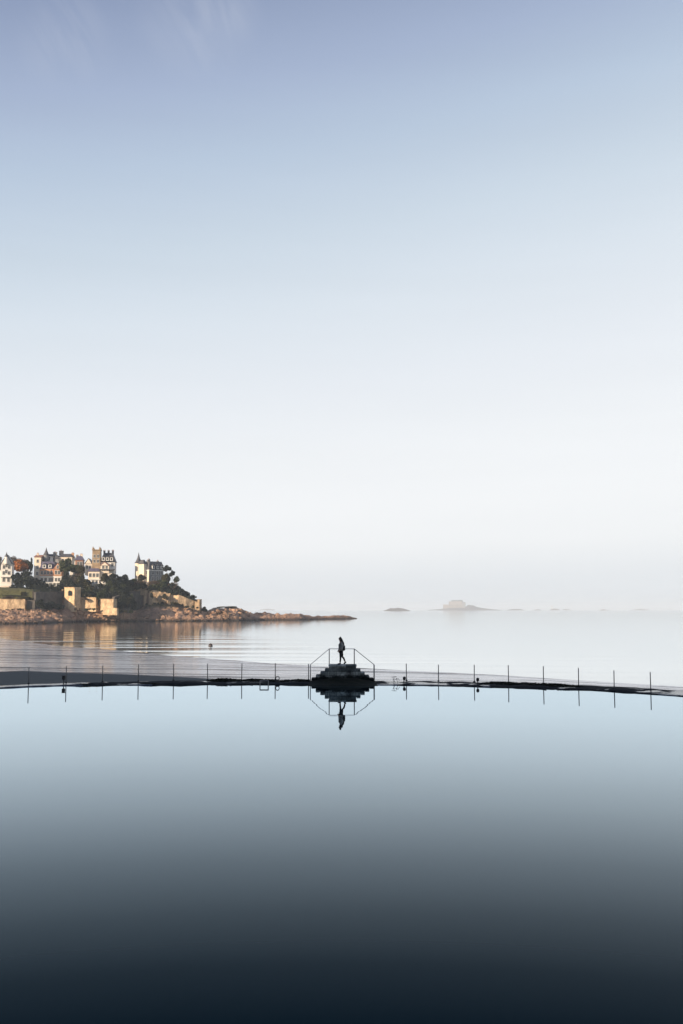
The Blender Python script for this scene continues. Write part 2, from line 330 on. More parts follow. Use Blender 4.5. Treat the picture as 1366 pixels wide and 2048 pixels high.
wl = ['tall black seaweed clump just left of the third pole from the steps', 'small seaweed clump beside the third pole left of the steps', 'black seaweed clump left of the square ladder hoop',
      'seaweed clump between the ladder hoop and the second pole left of the steps', 'wide flat seaweed clump on the wall left of the steps', 'small seaweed heap nearest the left foot of the steps',
      'long dark seaweed mat just left of the fifth pole right of the steps', 'long seaweed mat midway between fourth and fifth poles right of the steps', 'seaweed mat at the foot of the sixth pole right of the steps',
      'low seaweed mat left of the seventh pole right of the steps', 
      'small flat weed patch right of the fourth pole from the left edge', 'small flat weed patch between the second and third poles from the left edge']
for i, (px, py, sx, sz) in enumerate(weeds):
    p = G(px, py, 0.06); o = bpy.data.objects.new('seaweed_clump', wm[i % 3]); scene.collection.objects.link(o)
    o.location = (p.x, p.y, 0.06); o.scale = (sx, .9 if sz > .5 else .3, sz * .7); tag(o, wl[i], 'seaweed', 'seaweed clumps on the pool wall')

# beach: tidal flat with bars, only centimetres above the sea
SHORE = [(-700, 1246), (-200, 1262), (0, 1273), (120, 1291), (350, 1311), (560, 1327), (1000, 1349), (1366, 1373), (1700, 1396)]
SHW = [G(a, b, SEA) for a, b in SHORE]
DRY = [(-900, 1338), (-200, 1339), (0, 1342.5), (60, 1340.5), (200, 1346), (400, 1354), (520, 1361), (760, 1366), (1366, 1388), (1700, 1412)]
WLW = offset_pts(FRONT, 1.0)
def tabx(pts, x): return lerp_tab([(p.x, p.y) for p in pts], x)
def beach_z(x, y):
    ys, yw = tabx(SHW, x), tabx(WLW, x); t = (y - yw) / max(5, ys - yw); a = ys - y
    if t < -.02: return -1.6
    z = -0.28 + (SEA - .02 + .28) * (t if t < 1 else 1) - (max(0, -a) * .012)
    st = fbm(x * 0.03 + 2, a * 0.14, 1.7, 4) + .5 * fbm(x * 0.06 + 7, a * 0.5, 4.1, 3)
    z += (0.02 + .03 * min(1, max(0, t))) * st * min(1, max(0, t * 4)) 
    return z
DRW = []
for a_, b_ in DRY:
    z_ = -.4
    for q_ in range(12): p_ = G(a_, b_, z_); z_ = .5 * z_ + .5 * beach_z(p_.x, p_.y)
    DRW.append(G(a_, b_, z_))
def frange(a, b, s):
    o = []
    while a < b: o.append(a); a += s
    return o + [b]
def sand_mat():
    m = bpy.data.materials.new('wet_sand'); m.use_nodes = True; n = m.node_tree.nodes; l = m.node_tree.links; b = n['Principled BSDF']
    g = n.new('ShaderNodeNewGeometry'); at = n.new('ShaderNodeAttribute'); at.attribute_name = 'dryness'
    mpn = n.new('ShaderNodeMapping'); mpn.inputs['Rotation'].default_value = (0, 0, R(48)); mpn.inputs['Scale'].default_value = (0.03, 0.3, 1); l.new(g.outputs['Position'], mpn.inputs[0])
    x = n.new('ShaderNodeTexNoise'); x.inputs['Scale'].default_value = 1; x.inputs['Detail'].default_value = 6; x.inputs['Roughness'].default_value = .6; l.new(mpn.outputs[0], x.inputs[0])
    q = n.new('ShaderNodeMapRange'); q.inputs[1].default_value = .48; q.inputs[2].default_value = .62; q.inputs[3].default_value = 0.02; q.inputs[4].default_value = .8; l.new(x.outputs['Fac'], q.inputs[0])
    r = n.new('ShaderNodeMath'); r.operation = 'MAXIMUM'; l.new(q.outputs[0], r.inputs[0]); l.new(at.outputs['Fac'], r.inputs[1])
    c = n.new('ShaderNodeMix'); c.data_type = 'RGBA'; c.inputs[6].default_value = (0.24, 0.19, 0.17, 1); c.inputs[7].default_value = (0.15, 0.15, 0.13, 1); l.new(r.outputs[0], c.inputs[0]); l.new(c.outputs[2], b.inputs['Base Color'])
    b.inputs['Roughness'].default_value = .9; b.inputs['Specular IOR Level'].default_value = .02
    gl = n.new('ShaderNodeBsdfGlossy'); gl.inputs['Roughness'].default_value = .13; gl.inputs['Color'].default_value = (.95, .945, .965, 1)
    fr_ = n.new('ShaderNodeFresnel'); fr_.inputs['IOR'].default_value = 1.333
    rm = n.new('ShaderNodeMapping'); rm.inputs['Rotation'].default_value = (0, 0, R(52)); rm.inputs['Scale'].default_value = (.12, 1.3, 1); l.new(g.outputs['Position'], rm.inputs[0])
    rn = n.new('ShaderNodeTexNoise'); rn.inputs['Scale'].default_value = 1; rn.inputs['Detail'].default_value = 5; l.new(rm.outputs[0], rn.inputs[0])
    rb = n.new('ShaderNodeBump'); rb.inputs['Distance'].default_value = .06; l.new(rn.outputs['Fac'], rb.inputs['Height']); l.new(rb.outputs[0], gl.inputs['Normal'])
    inv = n.new('ShaderNodeMath'); inv.operation = 'SUBTRACT'; inv.inputs[0].default_value = 1; l.new(r.outputs[0], inv.inputs[1])
    mu = n.new('ShaderNodeMath'); mu.operation = 'MULTIPLY'; l.new(inv.outputs[0], mu.inputs[0]); l.new(fr_.outputs[0], mu.inputs[1])
    ms = n.new('ShaderNodeMixShader'); l.new(mu.outputs[0], ms.inputs[0]); l.new(b.outputs[0], ms.inputs[1]); l.new(gl.outputs[0], ms.inputs[2]); l.new(ms.outputs[0], n['Material Output'].inputs[0])
    return m
M['sand'] = sand_mat()
bs = sheet('beach_sand', frange(-110, 45, 0.9), frange(50, 130, 0.5) + frange(131, 300, 1.2), beach_z, M['sand'])
at = bs.data.attributes.new('dryness', 'FLOAT', 'POINT')
at.data.foreach_set('value', [min(1, max(0, (tabx(DRW, v.co.x) + .8 * nz(v.co.x * .15, 1) - v.co.y) / 1.5)) for v in bs.data.vertices])

M['hill'] = mat('hill_grass_and_rock', (0.05, 0.055, 0.03), 0.95, (0.16, 0.12, 0.08), 0.1, bump=0.3, bscale=1)
def hill_z(x, y):
    e = min(1, max(0, (-60 - x) / 14)) * min(1, max(0, (82 - y) / 9)) * min(1, max(0, (x + 190) / 30)) * min(1, (y + 150) / 15)
    return -1.0 + e * (52 + 5 * fbm(x * .03, y * .03))
sheet('shading_hill', frange(-190, -55, 5), frange(-150, 84, 5), hill_z, M['hill'])  # unseen land left of the view, added and shaped to shade the pool

# ------------------------------------------------------------------ poles along the wall
POLES = [(57, 1334.5, 1404.6, 'first slim pole from the left edge of the pool wall'), (132, 1333, 1403, 'pole with a dark float box, second from the left edge'),
         (205, 1331, 1400, 'third slim pole from the left edge of the pool wall'), (276.5, 1330, 1398.8, 'fourth slim pole from the left edge of the pool wall'),
         (347, 1328.2, 1397.5, 'fifth slim pole from the left edge of the pool wall'), (415, 1328, 1397.2, 'slim pole nearest below the floating black buoy'),
         (483.3, 1327.6, 1397, 'third slim pole to the left of the stone steps'), (550.5, 1327, 1397, 'second slim pole to the left of the steps, right of the ladder hoop'),
         (617, 1328.3, 1395.5, 'slim pole standing tight against the left foot of the stone steps'), (813, 1328, 1398, 'first slim pole right of the steps, beside a round headed bollard'),
         (877, 1330, 1399, 'second slim pole to the right of the stone steps'), (948.6, 1330.3, 1401, 'third pole right of the steps, left of a lone round headed bollard'),
         (1017.3, 1331, 1404, 'fourth slim pole to the right of the stone steps'), (1087, 1333.2, 1407.5, 'fourth slim pole from the right edge of the picture'),
         (1157.3, 1336.6, 1411, 'third slim pole from the right edge of the picture'), (1228.5, 1341.5, 1415, 'second slim pole from the right edge of the picture'),
         (1301.6, 1344.8, 1419, 'rightmost slim pole on the pool wall')]
pm = MB().lathe([(0.027, -0.1), (0.027, 1.0), (0.022, 1.02)], 8); pm = pm.mesh('pole', M['metal'], True)
fm = MB().lathe([(0.07, -0.02), (0.07, 0.03), (0.035, 0.07)], 10).mesh('foot_collar', M['dark'])
pole_pos = []
for i, (px, yt, yb, lab) in enumerate(POLES):
    mid = (yt + yb) / 2; Y = CAM_Z * F / (mid - 1218.8); p = G(px, mid, 0); h = (yb - yt) / 2 * p.y / F
    o = empty('pole', (p.x, p.y, 0.05)); tag(o, lab, 'pole', 'marker poles along the pool wall'); pole_pos.append(p)
    s_ = link_part('shaft', pm, o, scale=(1, 1, (h - 0.05) / 1.02)); s_.rotation_euler = (R(random.Random(i).uniform(-.6, .6)), R(random.Random(i + 9).uniform(-.7, .7)), 0)
    link_part('foot_collar', fm, o)
# float box on second pole
p = pole_pos[1]
fb = empty('float_box', (p.x - 0.11, p.y - 0.12, 0.06)); tag(fb, 'small dark box hanging on the second pole from the left', 'box')
MB().box(-.09, .09, -.08, .08, .2, .42).build('housing', M['dark'], fb, bevel=.03); MB().box(-.10, .10, -.09, .09, .422, .45).build('lid', M['dark'], fb)
MB().tube([(0, 0, 0), (0, 0, .2)], .03).build('stem', M['dark'], fb)
# round headed bollards
def bollard(px, py, lab, tilt_=0):
    p = G(px, py, 0.12); b = empty('bollard', (p.x, p.y, 0.07)); tag(b, lab, 'bollard', 'round headed bollards on the pool wall'); b.rotation_euler = (0, tilt_, 0); b.scale = (.62, .62, .66)
    MB().lathe([(.09, -.05), (.06, .04), (.05, .2)], 10).build('stem', M['dark'], b, smooth=True)
    MB().lathe([(.04, .2), (.12, .26), (.15, .36), (.14, .47), (.07, .54), (.01, .55)], 12).build('head', M['dark'], b, smooth=True)
bollard(807.5, 1363.3, 'dark round headed bollard touching the first pole right of the steps', R(8))
bollard(955.5, 1366, 'dark round headed bollard standing alone right of the third pole')
# folded rail frame left of bollard (photo 780-800)
p = G(789, 1363.5, .12)
o = empty('rail_frame', (p.x, p.y, .06)); tag(o, 'low bent metal rail frame on the wall between the steps and the first right pole', 'rail')
MB().tube([(-.18, 0, .34), (.12, 0, .36)], .017).build('top_bar', M['dark'], o)
for a, b in (((-.05, 0, .0), (-.02, 0, .34)), ((.05, 0, 0), (-.1, .02, .26)), ((.2, 0, 0), (.1, 0, .3))): MB().tube([a, b], .013).build('leg', M['dark'], o)
MB().tube([(.02, 0, .2), (.22, 0, .26), (.3, 0, .12)], .012).build('brace', M['dark'], o)
# ladder hoop
p = G(528.5, 1369, 0.05)
o = empty('pool_ladder', (p.x, p.y - .1, 0.0)); tag(o, 'square metal ladder hoop at the pool edge left of the steps', 'ladder')
for sx in (-.24, .24): MB().tube([(sx, 0, -.4), (sx, 0, .2), (sx, .06, .26)], .03).build('side_rail', M['metal'], o)
MB().tube([(-.26, .06, .26), (.26, .06, .26)], .03).build('top_rail', M['metal'], o); MB().tube([(-.24, 0, -.15), (.24, 0, -.15)], .02).build('rung', M['metal'], o)
# small ring stand by second pole left of steps
p = G(555, 1362.5, .12); o = empty('mooring_ring', (p.x, p.y, .08)); tag(o, 'small rusty mooring ring stand at the foot of the pole right of the ladder', 'mooring ring')
ring = [(.11 * math.cos(t), 0, .22 + .11 * math.sin(t)) for t in [k * math.pi / 6 for k in range(13)]]
MB().tube(ring, .022, 6).build('ring', M['dark'], o); MB().box(-.14, .14, -.06, .06, -.05, .11).build('base_block', M['dark'], o, bevel=.01)

# ------------------------------------------------------------------ stone steps
def stone_mat():
    m = bpy.data.materials.new('old_granite_blocks'); m.use_nodes = True; n = m.node_tree.nodes; l = m.node_tree.links; b = n['Principled BSDF']; b.inputs['Roughness'].default_value = 0.85; b.inputs['Specular IOR Level'].default_value = 0.06
    g = n.new('ShaderNodeNewGeometry'); t = n.new('ShaderNodeTexCoord'); s = n.new('ShaderNodeSeparateXYZ'); l.new(g.outputs['Position'], s.inputs[0])
    cb = n.new('ShaderNodeCombineXYZ'); l.new(s.outputs['X'], cb.inputs[0]); l.new(s.outputs['Z'], cb.inputs[1])
    br = n.new('ShaderNodeTexBrick'); br.inputs['Scale'].default_value = 1; br.inputs['Brick Width'].default_value = 0.55; br.inputs['Row Height'].default_value = 0.24; br.inputs['Mortar Size'].default_value = 0.012; br.squash = 1.4; br.squash_frequency = 3
    br.inputs['Color1'].default_value = (0.08, 0.10, 0.105, 1); br.inputs['Color2'].default_value = (0.46, 0.51, 0.50, 1); br.inputs['Mortar'].default_value = (0.07, 0.08, 0.085, 1)
    l.new(cb.outputs[0], br.inputs[0])
    x0 = n.new('ShaderNodeTexNoise'); x0.inputs['Scale'].default_value = 2.2; x0.inputs['Detail'].default_value = 7; x0.inputs['Roughness'].default_value = .7; l.new(g.outputs['Position'], x0.inputs[0])
    x = n.new('ShaderNodeMapRange'); x.inputs[1].default_value = .32; x.inputs[2].default_value = .68; l.new(x0.outputs['Fac'], x.inputs[0])
    mm = n.new('ShaderNodeMix'); mm.data_type = 'RGBA'; mm.blend_type = 'MULTIPLY'; mm.inputs[0].default_value = .9; l.new(br.outputs[0], mm.inputs[6]); l.new(x.outputs[0], mm.inputs[7])
    # weed and algae below the tide line
    ad = n.new('ShaderNodeMath'); ad.operation = 'MULTIPLY_ADD'; ad.inputs[1].default_value = 0.22; l.new(x.outputs[0], ad.inputs[0]); l.new(s.outputs['Z'], ad.inputs[2])
    r = n.new('ShaderNodeMapRange'); r.inputs[1].default_value = 0.50; r.inputs[2].default_value = 0.66; l.new(ad.outputs[0], r.inputs[0])
    c = n.new('ShaderNodeMix'); c.data_type = 'RGBA'; c.inputs[6].default_value = (0.006, 0.007, 0.007, 1); l.new(r.outputs[0], c.inputs[0]); l.new(mm.outputs[2], c.inputs[7]); l.new(c.outputs[2], b.inputs['Base Color'])
    bp = n.new('ShaderNodeBump'); bp.inputs['Distance'].default_value = 0.05; l.new(x.outputs[0], bp.inputs['Height']); l.new(bp.outputs[0], b.inputs['Normal'])
    return m
M['granite'] = stone_mat()
YF, YB = 60.15, 61.42; K = 60.3 / F
steps = empty('stone_steps', ((685 - 683) * K, 60.8, 0)); tag(steps, 'dark stone block steps rising from both sides to the platform under the walking person', 'steps')
def SX(px): return (px - 685) * K
def SZ(py): return (1365 - py) * K
rnd = random.Random(4)
MB().box(SX(658.4), SX(712), -.65, .62, -.3, SZ(1331.5)).build('platform', M['granite'], steps, bevel=.02)
MB().box(SX(657.2), SX(713), -.70, .64, SZ(1331.5), SZ(1328.6)).build('top_slab', M['granite'], steps, bevel=.015)
for side in (0, 1):
    xs = [(658.4, 649.8, 1336.5), (649.8, 641, 1342.3), (641, 632, 1348.6), (632, 623.4, 1355)] if side == 0 else [(712, 720.8, 1337), (720.8, 729, 1343), (729, 738, 1349.3), (738, 746.8, 1355.3)]
    for a, b, y in xs:
        lo_, hi = sorted((SX(a), SX(b)))
        MB().box(lo_ + .002, hi + (.0 if side == 0 else -.002), -.64 + rnd.uniform(-.09, .07), .60, -.3, SZ(y) + rnd.uniform(-.008, .008)).build('step', M['granite'], steps, bevel=.03)
# weedy apron of rocks at the foot
def rock_mb(rx, ry, rz_, seed, n=12, mstack=7):
    prof_ = []; mb = MB()
    for j in range(mstack + 1):
        ph = math.pi * j / mstack
        for k in range(n):
            th = 2 * math.pi * k / n; v = Vector((math.sin(ph) * math.cos(th), math.sin(ph) * math.sin(th), math.cos(ph)))
            r_ = 1 + .35 * mnoise.noise(v * 1.7 + Vector((seed, 0, 0))) + .12 * mnoise.noise(v * 4 + Vector((0, seed, 0)))
            mb.v.append((v.x * rx * r_, v.y * ry * r_, v.z * rz_ * r_))
    for j in range(mstack):
        for k in range(n): mb.f.append((j * n + k, (j + 1) * n + k, (j + 1) * n + (k + 1) % n, j * n + (k + 1) % n)); mb.mi.append(0)
    return mb
mb = MB()   # sloping weed covered footing in front of the steps
xs_ = [SX(a) for a in (620, 632, 645, 660, 672, 685, 698, 712, 726, 738, 750)]
hs = [.14, .2, .28, .34, .36, .34, .37, .34, .27, .2, .13]
for j, (yy, f_) in enumerate(((-.62, 1.0), (-.9, .85), (-1.25, .55), (-1.7, .3), (-2.2, .12), (-2.75, -.25))):
    for i, (x_, h_) in enumerate(zip(xs_, hs)):
        mb.v.append((x_ * (1 + .01 * j) + .05 * nz(i, j), yy + .1 * nz(i * 2, j * 3.3), f_ * h_ * (1 + .35 * nz(i * 1.7, j * 2.1, 4))))
for j in range(5):
    for i in range(10):
        a = j * 11 + i; mb.f.append((a, a + 11, a + 12, a + 1)); mb.mi.append(0)
mb.build('weedy_footing', M['weed'], steps, smooth=False)

# handrail on the seaward side
YR = 61.5 - 60.8; KR = 61.5 / F
hr = empty('handrail', ((685 - 683) * K, 61.5, 0)); tag(hr, 'thin grey pipe handrail on the far side of the stone steps, behind the person', 'railing')
def RX(px): return (px - 683) * KR - hr.location.x
def RZ(py): return (1362.3 - py) * KR
for px, yt, zb, r_ in ((621.5, 1328.3, 0.05, .026), (658.7, 1297, 1.1, .028), (708.3, 1297, 1.1, .03), (747.5, 1328.3, .05, .04)):
    MB().tube([(RX(px), 0, zb), (RX(px), 0, RZ(yt))], r_, 8).build('post', M['metal'], hr, smooth=True)
MB().tube([(RX(621.5), 0, RZ(1328)), (RX(658.7), 0, RZ(1297))], .017, 8).build('sloping_rail', M['rail'], hr, smooth=True)
MB().tube([(RX(658.7), 0, RZ(1297)), (RX(708.3), 0, RZ(1297))], .019, 8).build('top_rail', M['rail'], hr, smooth=True)
MB().tube([(RX(708.3), 0, RZ(1297)), (RX(747.5), 0, RZ(1328))], .02, 8).build('sloping_rail', M['metal'], hr, smooth=True)

# ------------------------------------------------------------------ person
def skin_obj(name, pts, edges, radii, m, parent, root=0, sub=2):
    me = bpy.data.meshes.new(name); me.from_pydata([Vector(p) for p in pts], edges, []); me.materials.append(m)
    o = bpy.data.objects.new(name, me); scene.collection.objects.link(o); o.parent = parent
    md = o.modifiers.new('skin', 'SKIN'); md.use_smooth_shade = True
    sv = me.skin_vertices[0].data if me.skin_vertices else None
    if sv is None:
        bpy.context.view_layer.objects.active = o; sv = me.skin_vertices[0].data
    for i, r in enumerate(radii):
        sv[i].radius = (r, r) if not isinstance(r, tuple) else r
        sv[i].use_root = (i == root)
    s = o.modifiers.new('sub', 'SUBSURF'); s.levels = sub; s.render_levels = sub
    return o
M['skin'] = mat('skin', (0.38, 0.22, 0.16), 0.6); M['hair'] = mat('dark_hair', (0.008, 0.007, 0.007), 0.6, (0.02, 0.016, 0.013), 20)
M['trouser'] = mat('black_trousers', (0.008, 0.009, 0.011), 0.9); M['boot'] = mat('black_boots', (0.006, 0.006, 0.007), 0.6)
M['bag'] = mat('black_bag', (0.006, 0.007, 0.008), 0.7)
def plaid():
    m = mat('grey_plaid_wool', (0.07, 0.07, 0.068), 0.95); n = m.node_tree.nodes; l = m.node_tree.links; t = n.new('ShaderNodeTexCoord')
    prev = None
    for d, sc in (('X', 11), ('Z', 9)):
        wv = n.new('ShaderNodeTexWave'); wv.bands_direction = d; wv.inputs['Scale'].default_value = sc; l.new(t.outputs['Object'], wv.inputs[0])
        if prev: a = n.new('ShaderNodeMath'); a.operation = 'MULTIPLY'; l.new(prev.outputs['Fac'], a.inputs[0]); l.new(wv.outputs['Fac'], a.inputs[1]); last = a
        prev = wv
    r = n.new('ShaderNodeValToRGB'); r.color_ramp.elements[0].color = (0.06, 0.062, 0.06, 1); r.color_ramp.elements[1].color = (0.6, 0.6, 0.57, 1); l.new(last.outputs[0], r.inputs[0]); l.new(r.outputs[0], n['Principled BSDF'].inputs['Base Color'])
    return m
M['plaid'] = plaid()
ZT = SZ(1328.6)
per = empty('person', ((682.8 - 683) * 60.8 / F, 60.78, ZT)); tag(per, 'person with long dark hair and grey plaid jacket walking left across the stone platform', 'person')
near = -.10; far = .10     # y of near/far leg  (camera looks along +Y)
bp_, be, br_ = [], [], []
def v_(p, r): bp_.append(p); br_.append(r); return len(bp_) - 1
def e_(*c):
    for a, b in zip(c, c[1:]): be.append((a, b))
pel = v_((-.03, 0, .86), (.13, .11)); wai = v_((-.03, 0, 1.02), (.12, .10)); che = v_((-.02, 0, 1.2), (.14, .11)); nb = v_((-.03, 0, 1.35), .055); hd0 = v_((-.06, 0, 1.43), .055)
hd1 = v_((-.075, 0, 1.51), (.085, .095)); hd2 = v_((-.07, 0, 1.585), (.07, .085)); e_(pel, wai, che, nb, hd0, hd1, hd2)
nose = v_((-.165, 0, 1.505), .012); chin = v_((-.125, 0, 1.44), .03); e_(hd1, nose); e_(hd0, chin)
for s_, kn, an, toe in ((near, (-.055, .47), (-.085, .09), (-.24, .035)), (far, (.045, .47), (.225, .15), (.15, .035))):
    h = v_((-.03, s_ * .8, .80), .085); k = v_((kn[0], s_, kn[1]), .055); c_ = v_(((kn[0] + an[0]) / 2 + .015, s_, (kn[1] + an[1]) / 2 + .05), .05); a = v_((an[0], s_, an[1]), .028); t_ = v_((toe[0], s_, toe[1]), .02); e_(pel, h, k, c_, a, t_)
hands = []
for s_, sh, elb, wr in ((-.19, (.0, 1.29), (.05, 1.04), (-.09, .88)), (.19, (.0, 1.29), (.0, 1.02), (-.13, .86))):
    a = v_((sh[0], s_ * .85, sh[1]), .05); b = v_((elb[0], s_ * 1.1, elb[1]), .038); c_ = v_((wr[0], s_ * 1.05, wr[1]), .025); pm_ = v_((wr[0] - .05, s_ * 1.05, wr[1] - .04), (.032, .018)); e_(che, a, b, c_, pm_)
    base = Vector((wr[0] - .05, s_ * 1.05, wr[1] - .04)); dirf = Vector((-.6, 0, -.8)); lat = Vector((-.8, 0, .6))
    for k, (o_, ln) in enumerate(((-.027, .062), (-.009, .075), (.009, .078), (.026, .068))):
        p0 = base + lat * o_ + dirf * .02; p1 = p0 + dirf * ln * .5; p2 = p1 + (dirf + Vector((.35, -s_ * 1.2, 0))).normalized() * ln * .5
        i0 = v_(p0, .009); i1 = v_(p1, .008); i2 = v_(p2, .007); e_(pm_, i0, i1, i2)
    p0 = base + lat * .03; i0 = v_(p0 + Vector((-.012, -s_ * .08, .0)), .010); i1 = v_(p0 + Vector((-.035, -s_ * .15, -.03)), .008); e_(pm_, i0, i1)
skin_obj('body', bp_, be, br_, M['skin'], per, 0, 1)
# eyes, mouth and ears
for s_ in (-1, 1):
    o = rock_mb(.008, .011, .008, 1, 8, 5).build('eye', M['bag'], per, smooth=True); o.location = (-.147, s_ * .034, 1.53)
    o = rock_mb(.022, .01, .03, 2, 8, 5).build('ear', M['skin'], per, smooth=True); o.location = (-.07, s_ * .092, 1.51)
o = rock_mb(.008, .024, .006, 3, 8, 5).build('mouth', M['tile'], per, smooth=True); o.location = (-.142, 0, 1.462)
# trousers
tp = [(-.03, 0, .86)]; te = []; tr = [(.135, .12)]
for s_, kn, an in ((near, (-.055, .47), (-.085, .12)), (far, (.045, .47), (.215, .17))):
    b = len(tp); tp += [(-.03, s_ * .8, .78), (kn[0] + .005, s_, kn[1] + .15), (kn[0], s_, kn[1]), ((kn[0] + an[0]) / 2 + .015, s_, (kn[1] + an[1]) / 2 + .05), (an[0], s_, an[1])]
    tr += [.098, .082, .066, .06, .05]; te += [(0, b), (b, b + 1), (b + 1, b + 2), (b + 2, b + 3), (b + 3, b + 4)]
skin_obj('trousers', tp, te, tr, M['trouser'], per, 0, 2)
for s_, an, toe, heel in ((near, (-.085, .13), (-.25, .035), (-.055, .045)), (far, (.225, .17), (.13, .04), (.265, .13))):
    skin_obj('boot', [(an[0], s_, an[1]), (heel[0], s_, heel[1]), ((toe[0] + heel[0]) / 2, s_, (toe[1] + heel[1]) / 2), (toe[0], s_, toe[1])], [(0, 1), (1, 2), (2, 3)], [.066, .058, .054, .045], M['boot'], per, 0, 2)
# jacket
jp = [(-.02, 0, 1.0), (-.02, 0, .86), (-.015, 0, 1.16), (-.02, 0, 1.29), (-.035, 0, 1.37), (-.04, -.0, .79)]
je = [(0, 1), (0, 2), (2, 3), (3, 4), (1, 5)]; jr = [(.175, .165), (.175, .17), (.17, .15), (.12, .13), .06, (.165, .165)]
for s_, sh, elb, wr in ((-.19, (.0, 1.27), (.05, 1.04), (-.075, .89)), (.19, (.0, 1.27), (.0, 1.02), (-.11, .87))):
    b = len(jp); jp += [(sh[0], s_ * .8, sh[1]), (elb[0], s_ * 1.1, elb[1]), (wr[0], s_ * 1.05, wr[1])]; jr += [.078, .064, .046]; je += [(3, b), (b, b + 1), (b + 1, b + 2)]
skin_obj('jacket', jp, je, jr, M['plaid'], per, 0, 2)
# hair: long, falling down the back
skin_obj('hair', [(-.045, 0, 1.555), (-.02, 0, 1.50), (.03, 0, 1.38), (.08, 0, 1.24), (.11, 0, 1.10), (-.085, 0, 1.60)], [(0, 1), (1, 2), (2, 3), (3, 4), (0, 5)], [(.105, .092), (.10, .085), (.09, .10), (.08, .12), (.035, .09), (.06, .05)], M['hair'], per, 0, 2)
# shoulder bag on the back
bag = empty('bag', (per.location.x, per.location.y, ZT)); tag(bag, 'black bag hanging behind the walking person', 'bag')
skin_obj('bag_body', [(.11, -.02, 1.12), (.15, -.03, 1.0), (.15, -.03, .90), (.11, -.02, .84)], [(0, 1), (1, 2), (2, 3)], [(.06, .12), (.085, .14), (.085, .14), (.06, .12)], M['bag'], bag, 1, 2)
MB().tube([(.13, -.08, 1.06), (.05, -.17, 1.30), (-.06, -.17, 1.33), (-.17, -.12, 1.2)], .014, 6).build('strap', M['bag'], bag)

# ------------------------------------------------------------------ buoy
p = G(421, 1292.2, SEA)
b = empty('mooring_buoy', (p.x, p.y, SEA)); tag(b, 'small dark mooring buoy floating alone on the calm sea', 'buoy'); b.scale = (1.3, 1.3, 1.3)
MB().lathe([(.02, -.25), (.2, -.18), (.3, 0), (.29, .14), (.18, .3), (.05, .36), (.02, .37)], 14).build('float', M['rope'], b, smooth=True)
MB().tube([(0, 0, .34), (.03, 0, .44), (.09, 0, .46), (.1, 0, .38)], .02, 6).build('lifting_ring', M['dark'], b)
MB().lathe([(.24, .04), (.312, .06), (.312, .11), (.24, .13)], 14).build('band', M['metal'], b)

# ------------------------------------------------------------------ headland terrain
TW = [(-260, 1252), (0, 1248), (70, 1247), (130, 1245), (160, 1243.5), (235, 1243), (400, 1242.3), (480, 1241.5), (520, 1240.5), (600, 1240), (650, 1238.6), (690, 1238), (716, 1237.4)]
TB = [(-260, 1220), (0, 1219.5), (70, 1219), (125, 1218), (150, 1216), (195, 1217), (230, 1223), (262, 1222), (285, 1214), (330, 1204), (360, 1208), (390, 1214), (406, 1219), (414, 1224), (424, 1219), (434, 1214.6), (455, 1214), (480, 1216.5), (492, 1222), (500, 1225), (507, 1227.5), (520, 1225.5), (534, 1227.5),
      (548, 1228.3), (600, 1229), (616, 1231.8), (630, 1233), (655, 1232.8), (670, 1231.4), (690, 1232), (703, 1234.5), (714, 1237.2)]
TP = [(-260, 1178), (0, 1176), (70, 1178), (130, 1176), (160, 1178), (230, 1178), (260, 1172), (290, 1164), (330, 1168), (350, 1176), (370, 1187), (385, 1195), (398, 1204), (405, 1222)]
WY = [(a_, b_ * HK) for a_, b_ in [(-260, 362), (0, 378), (70, 382), (72, 384), (128, 401), (130, 398), (195, 400), (230, 400), (285, 426), (300, 420), (345, 424), (404, 432)]]
def seaY(px): return (CAM_Z - SEA) * F / (lerp_tab(TW, px) - 1218.8)
def head_col(px):
    """(Y, z) samples of the land along the sight line of column px"""
    y0 = seaY(px)
    if px <= 404:
        yw = lerp_tab(WY, px); zb = P(px, lerp_tab(TB, px), yw).z; zt = P(px, lerp_tab(TP, px), yw + 20).z
        o = []
        for k in range(-3, 15):
            t = k / 14; o.append((y0 + (yw - y0) * t, SEA + (zb - SEA) * (max(t, -.2) if t < 0 else t ** 0.75)))
        zm = zb + (zt - zb) * (.45 if px < 285 else .55)
        o += [(yw + 1.2, zb + .3), (yw + 2.0, zm), (yw + 8, zm + .8), (yw + 14, zt - 1.2), (yw + 20, zt), (yw + 45, zt + 1.0), (yw + 80, zt * .8), (yw + 120, 1), (yw + 150, -2)]
        return o
    dep = 48 if px > 500 else 66
    ym = y0 + dep * .4; zm = P(px, lerp_tab(TB, px), ym).z
    o = []
    for k in range(-3, 24):
        t = k / 20
        if t <= .4: z = SEA + (zm - SEA) * (t / .4 if t < 0 else (t / .4) ** .6)
        else: z = zm + (SEA - .6 - zm) * ((t - .4) / .75) ** 1.5
        o.append((y0 + dep * t, z))
    return o
NR = 130; mb = MB(); cols = []; pxs = frange(-260, 714, 2.0)
